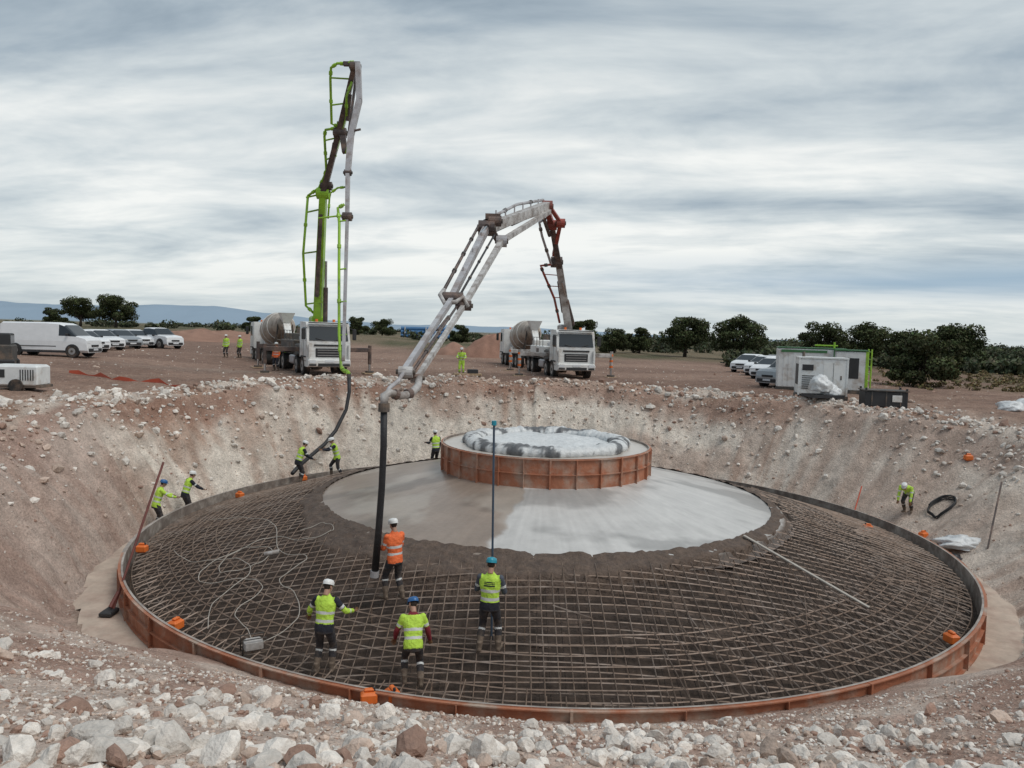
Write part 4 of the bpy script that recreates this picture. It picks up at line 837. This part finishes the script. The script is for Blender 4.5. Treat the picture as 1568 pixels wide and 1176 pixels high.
# right-hand machines
def genset():
    mb=MB();mb.box((0,0,.12),(2.3,1.7,.2),'chassis');mb.box((0,0,1.12),(2.2,1.6,1.75),'gen_white',bev=.05);mb.box((0,0,2.02),(2.26,1.66,.07),'gen_white')
    for k in range(7): mb.box((-.65,-.805,.55+k*.1),(.6,.02,.04),'black_plastic')
    mb.box((.45,-.805,1.1),(.9,.012,1.4),'white_paint');mb.box((.45,-.815,1.1),(.015,.012,1.4),'black_plastic');mb.box((-.7,-.81,1.55),(.5,.02,.28),'black_plastic');mb.box((.8,-.82,1.1),(.06,.02,.2),'chassis')
    mb.cyl((-.8,.3,2.05),(-.8,.3,2.3),.07,'chassis');mb.box((.2,-.812,.42),(.4,.012,.12),'orange_plastic');mb.box((-1.105,0,1.2),(.015,1.1,1.0),'black_plastic')
    for x in(-1.08,1.08):
        for y in(-.78,.78): mb.box((x,y,1.1),(.08,.08,1.9),'gen_white')
    return mb
genset().build('generator_container',onG(15.1,37.6),-.25)
mb=MB()
mb.box((0,0,.1),(1.8,2.2,.16),'chassis');mb.box((-.1,0,1.25),(1.5,2.0,2.1),'gen_white',bev=.05);mb.box((.68,0,1.25),(.12,2.02,2.15),'green_paint')
mb.box((-.1,-1.01,1.4),(.8,.02,1.1),'black_plastic');mb.box((-.6,-1.01,.6),(.4,.02,.4),'chassis');mb.box((-.1,0,2.36),(1.7,2.1,.06),'dark_green')
for s in(-1,1): mb.cyl((.9,s*.98,.1),(.9,s*.98,2.45),.04,'green_paint',8);mb.cyl((-.95,s*.98,.1),(-.95,s*.98,2.4),.035,'dark_green',8)
for k in range(6): mb.cyl((.9,-.98,.3+k*.4),(.9,.98,.3+k*.4),.02,'green_paint',6)
mb.build('site_tank_cabin',onG(18.6,42.2),-.35)
mb=MB();mb.box((0,0,1.25),(3.6,2.2,2.2),'gen_white',bev=.05);mb.box((0,0,.08),(3.6,2.2,.14),'chassis')
for k in range(14): mb.box((-1.7+k*.26,-1.105,1.25),(.05,.02,2.0),'gen_white')
mb.box((-.4,-1.12,2.2),(2.4,.02,.14),'dark_green');mb.box((0,0,2.39),(3.64,2.24,.05),'dark_green');mb.cyl((1.2,-.6,2.35),(1.2,-.6,2.75),.05,'green_paint');mb.cyl((.2,-.4,2.55),(1.4,-.4,2.55),.04,'green_paint');mb.build('storage_container',onG(17.0,44.0),-.3)
mb=MB()
mb.box((0,0,.4),(1.8,1.1,.7),'black_plastic',bev=.03);mb.box((0,0,.78),(1.9,1.2,.05),'chassis')
for s in(-.6,0,.6): mb.box((s,-.56,.42),(.05,.02,.62),'chassis')
mb.box((.45,-.57,.45),(.4,.012,.3),'white_paint')
for x in(-.85,.85):
    for y in(-.52,.52): mb.box((x,y,.45),(.08,.08,.9),'black_plastic')
mb.build('black_toolbox',onG(16.9,34.9),-.2)
def lumpy(name,loc,sz,m,seed,amp=.35,rz=0):
    bm=bmesh.new();bmesh.ops.create_icosphere(bm,subdivisions=4,radius=1);V=np.array([v.co[:] for v in bm.verts]);Fc=np.array([[v.index for v in f.verts] for f in bm.faces]);bm.free()
    n=fbm(V[:,0]*1.8+seed,V[:,1]*1.8+V[:,2]*2.3,seed,4)-.5;n2=np.abs(fbm(V[:,0]*4+seed,V[:,2]*4+V[:,1]*3,seed+2,3)-.5)
    V=V*(1+n*amp*2+n2*.4)[:,None]*np.array(sz);V[:,2]=np.maximum(V[:,2],-sz[2]*.3);o=npmesh(name,V,Fc,m,True);o.location=loc;o.rotation_euler=(0,0,rz);return o
mb=MB();mb.box((0,0,.1),(1.5,1.2,.14),'black_plastic');mb.build('pallet',onG(14.6,36.0),.1)
lumpy('bulk_bag',onG(14.4,35.9,.5),(.5,.45,.55),'plastic_sheet',3);lumpy('bulk_bag',onG(15.0,36.1,.35),(.42,.4,.4),'plastic_sheet',9)
lumpy('plastic_tarp',onG(15.3,25.6,.1),(.8,.5,.3),'plastic_sheet',5,.5);lumpy('black_sheet_pile',onG(14.7,25.1,.0),(.6,.4,.2),'black_sheet',6,.5)
for k,(x,y) in enumerate([(21.9,33.6),(22.8,33.9)]): lumpy('bulk_bag',onG(x,y,.1),(.55,.45,.32),'plastic_sheet',20+k)
mb=MB();pts=[(16.0+.45*math.cos(a)*(1+.1*math.sin(3*a)),28.0+.4*math.sin(a),gz(16.0+.45*math.cos(a),28.0+.4*math.sin(a))+.05+.01*a) for a in np.linspace(0,15,60)];mb.tube(pts,.03,'rubber',6);mb.build('coiled_hose')
mb=MB();mb.cyl((13.1,29.0,-4.2),(13.9,30.0,-2.9),.025,'stripe_red',8);mb.build('red_bar')
mb=MB();mb.cyl((15.6,24.6,gz(15.6,24.6)),(17.2,26.6,gz(17.2,26.6)+.3),.03,'dark_boom',8);mb.build('steel_bar')
# left compressor
mb=MB();mb.box((0,0,.62),(1.7,1.0,.8),'gen_white',bev=.08);mb.box((0,0,.22),(1.9,.9,.1),'chassis')
for s in(-.5,.5): mb.cyl((.1,s-.1*np.sign(s),.25),(.1,s+.08*np.sign(s),.25),.25,'tyre',16)
for k in range(6): mb.box((.25+k*.09,-.505,.65),(.035,.02,.4),'black_plastic')
mb.box((-.45,-.51,.7),(.3,.02,.3),'black_plastic');mb.cyl((-.9,0,.3),(-1.5,0,.2),.04,'chassis',8);mb.build('air_compressor',onG(-18.6,29.0),.1)
mb=MB();mb.box((0,0,.6),(1.5,1.3,1.0),'chassis',bev=.06);mb.box((.2,0,1.35),(.9,1.1,.6),'black_plastic',bev=.05);mb.box((.66,0,1.35),(.02,.9,.4),'glass');mb.cyl((-.5,0,1),(-.5,0,2.2),.04,'chassis')
for s in(-.6,.6): mb.box((0,s,.22),(1.7,.25,.42),'rubber',bev=.12)
mb.build('tracked_dumper',onG(-25.0,37.2),.4)
# orange netting on the left
mb=MB();px_=[(-21.5+i*.5,37.2-.25*i+.3*math.sin(i*.7)) for i in range(15)]
for i in range(14):
    a,b=px_[i],px_[i+1];za,zb=gz(*a),gz(*b);h0,h1=.12+.1*math.sin(i*1.9),.12+.1*math.sin((i+1)*1.9);mb.add([(a[0],a[1],za),(b[0],b[1],zb),(b[0],b[1],zb+h1),(a[0],a[1],za+h0)],[(0,1,2,3)],'stripe_red')
mb.build('orange_barrier_netting')
# blue pipes & spoil mound
mb=MB()
for k in range(3):
    for j in range(4-k): mb.cyl((-6,(j+k*.5)*1.0,.5+k*.85),(6,(j+k*.5)*1.0,.5+k*.85),.48,'blue_steel',14)
for k in range(3): mb.box((-5+k*5,1.5,1.3),(.2,4.2,2.6),'white_paint')
mb.build('blue_pipe_stack',(-21,185,gz(-21,185)+.3),.1)
def mound(name,x,y,a,b,h,seed,col):
    T,R_=np.meshgrid(np.linspace(0,2*np.pi,60),np.linspace(0,1,16),indexing='ij');X=R_*np.cos(T)*a*(1+.2*(fbm(np.cos(T)+5,np.sin(T)+5,seed,2)-.5));Y=R_*np.sin(T)*b
    Z=h*(1-R_**1.3)*(1+.5*(fbm(X*.9+30,Y*.9+30,seed,4)-.5))-.1*R_;ix=np.arange(X.size).reshape(X.shape);Fc=np.stack([ix[:-1,:-1],ix[:-1,1:],ix[1:,1:],ix[1:,:-1]],-1).reshape(-1,4)
    cc=np.ones(X.shape+(3,))*np.array(col)*(.7+.6*fbm(X*2+30,Y*2+30,seed+1,3))[...,None]
    o=npmesh(name,np.stack([X,Y,Z],-1).reshape(-1,3),Fc,'stone',True,cc.reshape(-1,3));o.location=(x,y,gz(x,y)-.1)
mound('soil_mound',-1.9,82,4.8,3,2.9,3,(.32,.18,.13));mound('soil_mound',-6.6,86,2.6,2,1.5,5,(.32,.19,.14));mound('soil_mound',-36,92,14,4,1.5,8,(.32,.19,.14))
mb=MB();mb.box((0,0,.25),(1.6,.5,.12),'wood');mb.box((.3,0,.42),(.6,.35,.25),'black_plastic',bev=.03)
for s in(-.7,.7): mb.box((s,0,.1),(.06,.5,.3),'chassis')
mb.build('tool_bench',onG(-2.6,44.6),.2)
# ------------------------------------------------------------ vegetation
mat('foliage',(1,1,1),.8,attr='Col',spec=.2)
def leafblob(cs,rs,nl,ls,rng,base=(.045,.055,.022)):
    V=[];C_=[]
    for c,r_ in zip(cs,rs):
        n=nl;d_=rng.normal(size=(n,3));d_/=np.linalg.norm(d_,axis=1)[:,None];rad=rng.uniform(.55,1.08,n)[:,None]
        P=np.array(c)+d_*rad*np.array(r_);a=rng.normal(size=(n,3));a/=np.linalg.norm(a,axis=1)[:,None];b=np.cross(a,rng.normal(size=(n,3)));b/=np.linalg.norm(b,axis=1)[:,None]
        s=ls*rng.uniform(.6,1.3,(n,1));V.append(np.stack([P-a*s,P-b*s*.6,P+a*s,P+b*s*.6],1))
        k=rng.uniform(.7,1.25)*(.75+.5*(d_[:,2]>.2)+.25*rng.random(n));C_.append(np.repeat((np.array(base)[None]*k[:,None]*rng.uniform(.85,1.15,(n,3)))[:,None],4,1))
    V=np.concatenate(V).reshape(-1,3);C_=np.concatenate(C_).reshape(-1,3);return V,np.arange(len(V)).reshape(-1,4),C_
def tree(x,y,wd,h,seed,bush=False,name='holm_oak_tree'):
    rng=np.random.default_rng(seed);em=bpy.data.objects.new(name,None);SC.collection.objects.link(em);z0=gz(x,y);em.location=(x,y,z0)
    nb=30;cs=[];rs=[];lo=.12 if bush else .30
    for i in range(nb):
        a=rng.uniform(0,6.28);q=rng.random()**.6;zz=rng.uniform(lo,.9);env=math.sqrt(max(.05,1-((zz-.5)/.52)**2)) if not bush else math.sqrt(max(.05,1-((zz-.25)/.75)**2))
        cs.append((q*wd/2*.82*env*math.cos(a),q*wd/2*.82*env*math.sin(a),zz*h));s=rng.uniform(.13,.24)*wd*.75;rs.append((s,s,s*.68))
    V,Fc,Cc=leafblob(cs,rs,360,.12*max(1,wd/6),rng,(.058,.068,.03));o=npmesh('crown',V,Fc,'foliage',False,Cc);o.parent=em
    mb=MB();mb.tube([(0,0,-.2),(.1,0,h*.2),(.0,.1,h*.45)],[.28*h/5,.2*h/5,.13*h/5],'bark',8)
    for i in range(8): c=cs[i];mb.tube([(.05,0,h*.2),(c[0]*.4,c[1]*.4,h*.35),(c[0]*.9,c[1]*.9,c[2])],[.12*h/5,.08*h/5,.03],'bark',6)
    t=mb.build('trunk');t.parent=em
for i,(x,y,wd,h,b) in enumerate([(25.0,112,8.2,5.6,False),(30.4,104,7.6,6.0,False),(35.5,88,6.2,5.0,False),(40.5,88,7,5.3,False),(26.9,50.5,5.4,3.4,True),(46.5,90,6.5,4.3,False),(53,92,7.5,5.2,False),
    (-85.5,152,8.0,5.6,False),(-77.5,150,8.8,6.3,False),(-93,156,5,3.5,True),(10.2,115,5.5,5.0,False),(6.8,122,4,3.5,True),(15.5,118,5,3.6,True),(20.0,122,5,4.0,True),(-54,160,5,3.0,True),(-30.5,150,4.5,3.5,True),(-10.5,150,4.2,3.4,True),(-29,170,6,3.6,True),(60,84,8,4.6,True),(45,64,5,2.6,True)]):
    tree(x,y,wd,h,100+i,b)
def treeline():
    rng=np.random.default_rng(5);cs=[];rs=[]
    for i in range(520):
        y=rng.uniform(130,330);u=rng.uniform(.06,.78);x=u*y
        if rng.random()<.35: x=-rng.uniform(-.06,.72)*y;y*=rng.uniform(1.0,1.5)
        s=rng.uniform(1.0,2.6)
        if x<0: s*=.6
        cs.append((x,y,gz(x,y)+s*.6));rs.append((s*1.5,s*1.2,s*.85))
    for i in range(170):
        y=rng.uniform(75,130);x=rng.uniform(.27,.75)*y;s=rng.uniform(.4,1.2);cs.append((x,y,gz(x,y)+s*.5));rs.append((s*1.4,s,s*.8))
    V,Fc,Cc=leafblob(cs,rs,130,.34,rng,(.062,.072,.04));npmesh('distant_trees',V,Fc,'foliage',False,Cc)
    cs=[];rs=[]
    for i in range(420):
        y=rng.uniform(46,95);x=rng.uniform(.5,.75)*y if rng.random()<.7 else rng.uniform(.3,.6)*y+ (4 if y>70 else 9);s=rng.uniform(.1,.32);cs.append((x,y,gz(x,y)+s*.4));rs.append((s*1.5,s*1.2,s*.8))
    V,Fc,Cc=leafblob(cs,rs,36,.09,rng,(.15,.12,.06));npmesh('scrub_vegetation',V,Fc,'foliage',False,Cc)
treeline()
mat('hazy_hills',(.29,.37,.45),1,var=.06,vscale=.001,spec=0)  # atmospheric haze painted into the hills as a bluish base colour
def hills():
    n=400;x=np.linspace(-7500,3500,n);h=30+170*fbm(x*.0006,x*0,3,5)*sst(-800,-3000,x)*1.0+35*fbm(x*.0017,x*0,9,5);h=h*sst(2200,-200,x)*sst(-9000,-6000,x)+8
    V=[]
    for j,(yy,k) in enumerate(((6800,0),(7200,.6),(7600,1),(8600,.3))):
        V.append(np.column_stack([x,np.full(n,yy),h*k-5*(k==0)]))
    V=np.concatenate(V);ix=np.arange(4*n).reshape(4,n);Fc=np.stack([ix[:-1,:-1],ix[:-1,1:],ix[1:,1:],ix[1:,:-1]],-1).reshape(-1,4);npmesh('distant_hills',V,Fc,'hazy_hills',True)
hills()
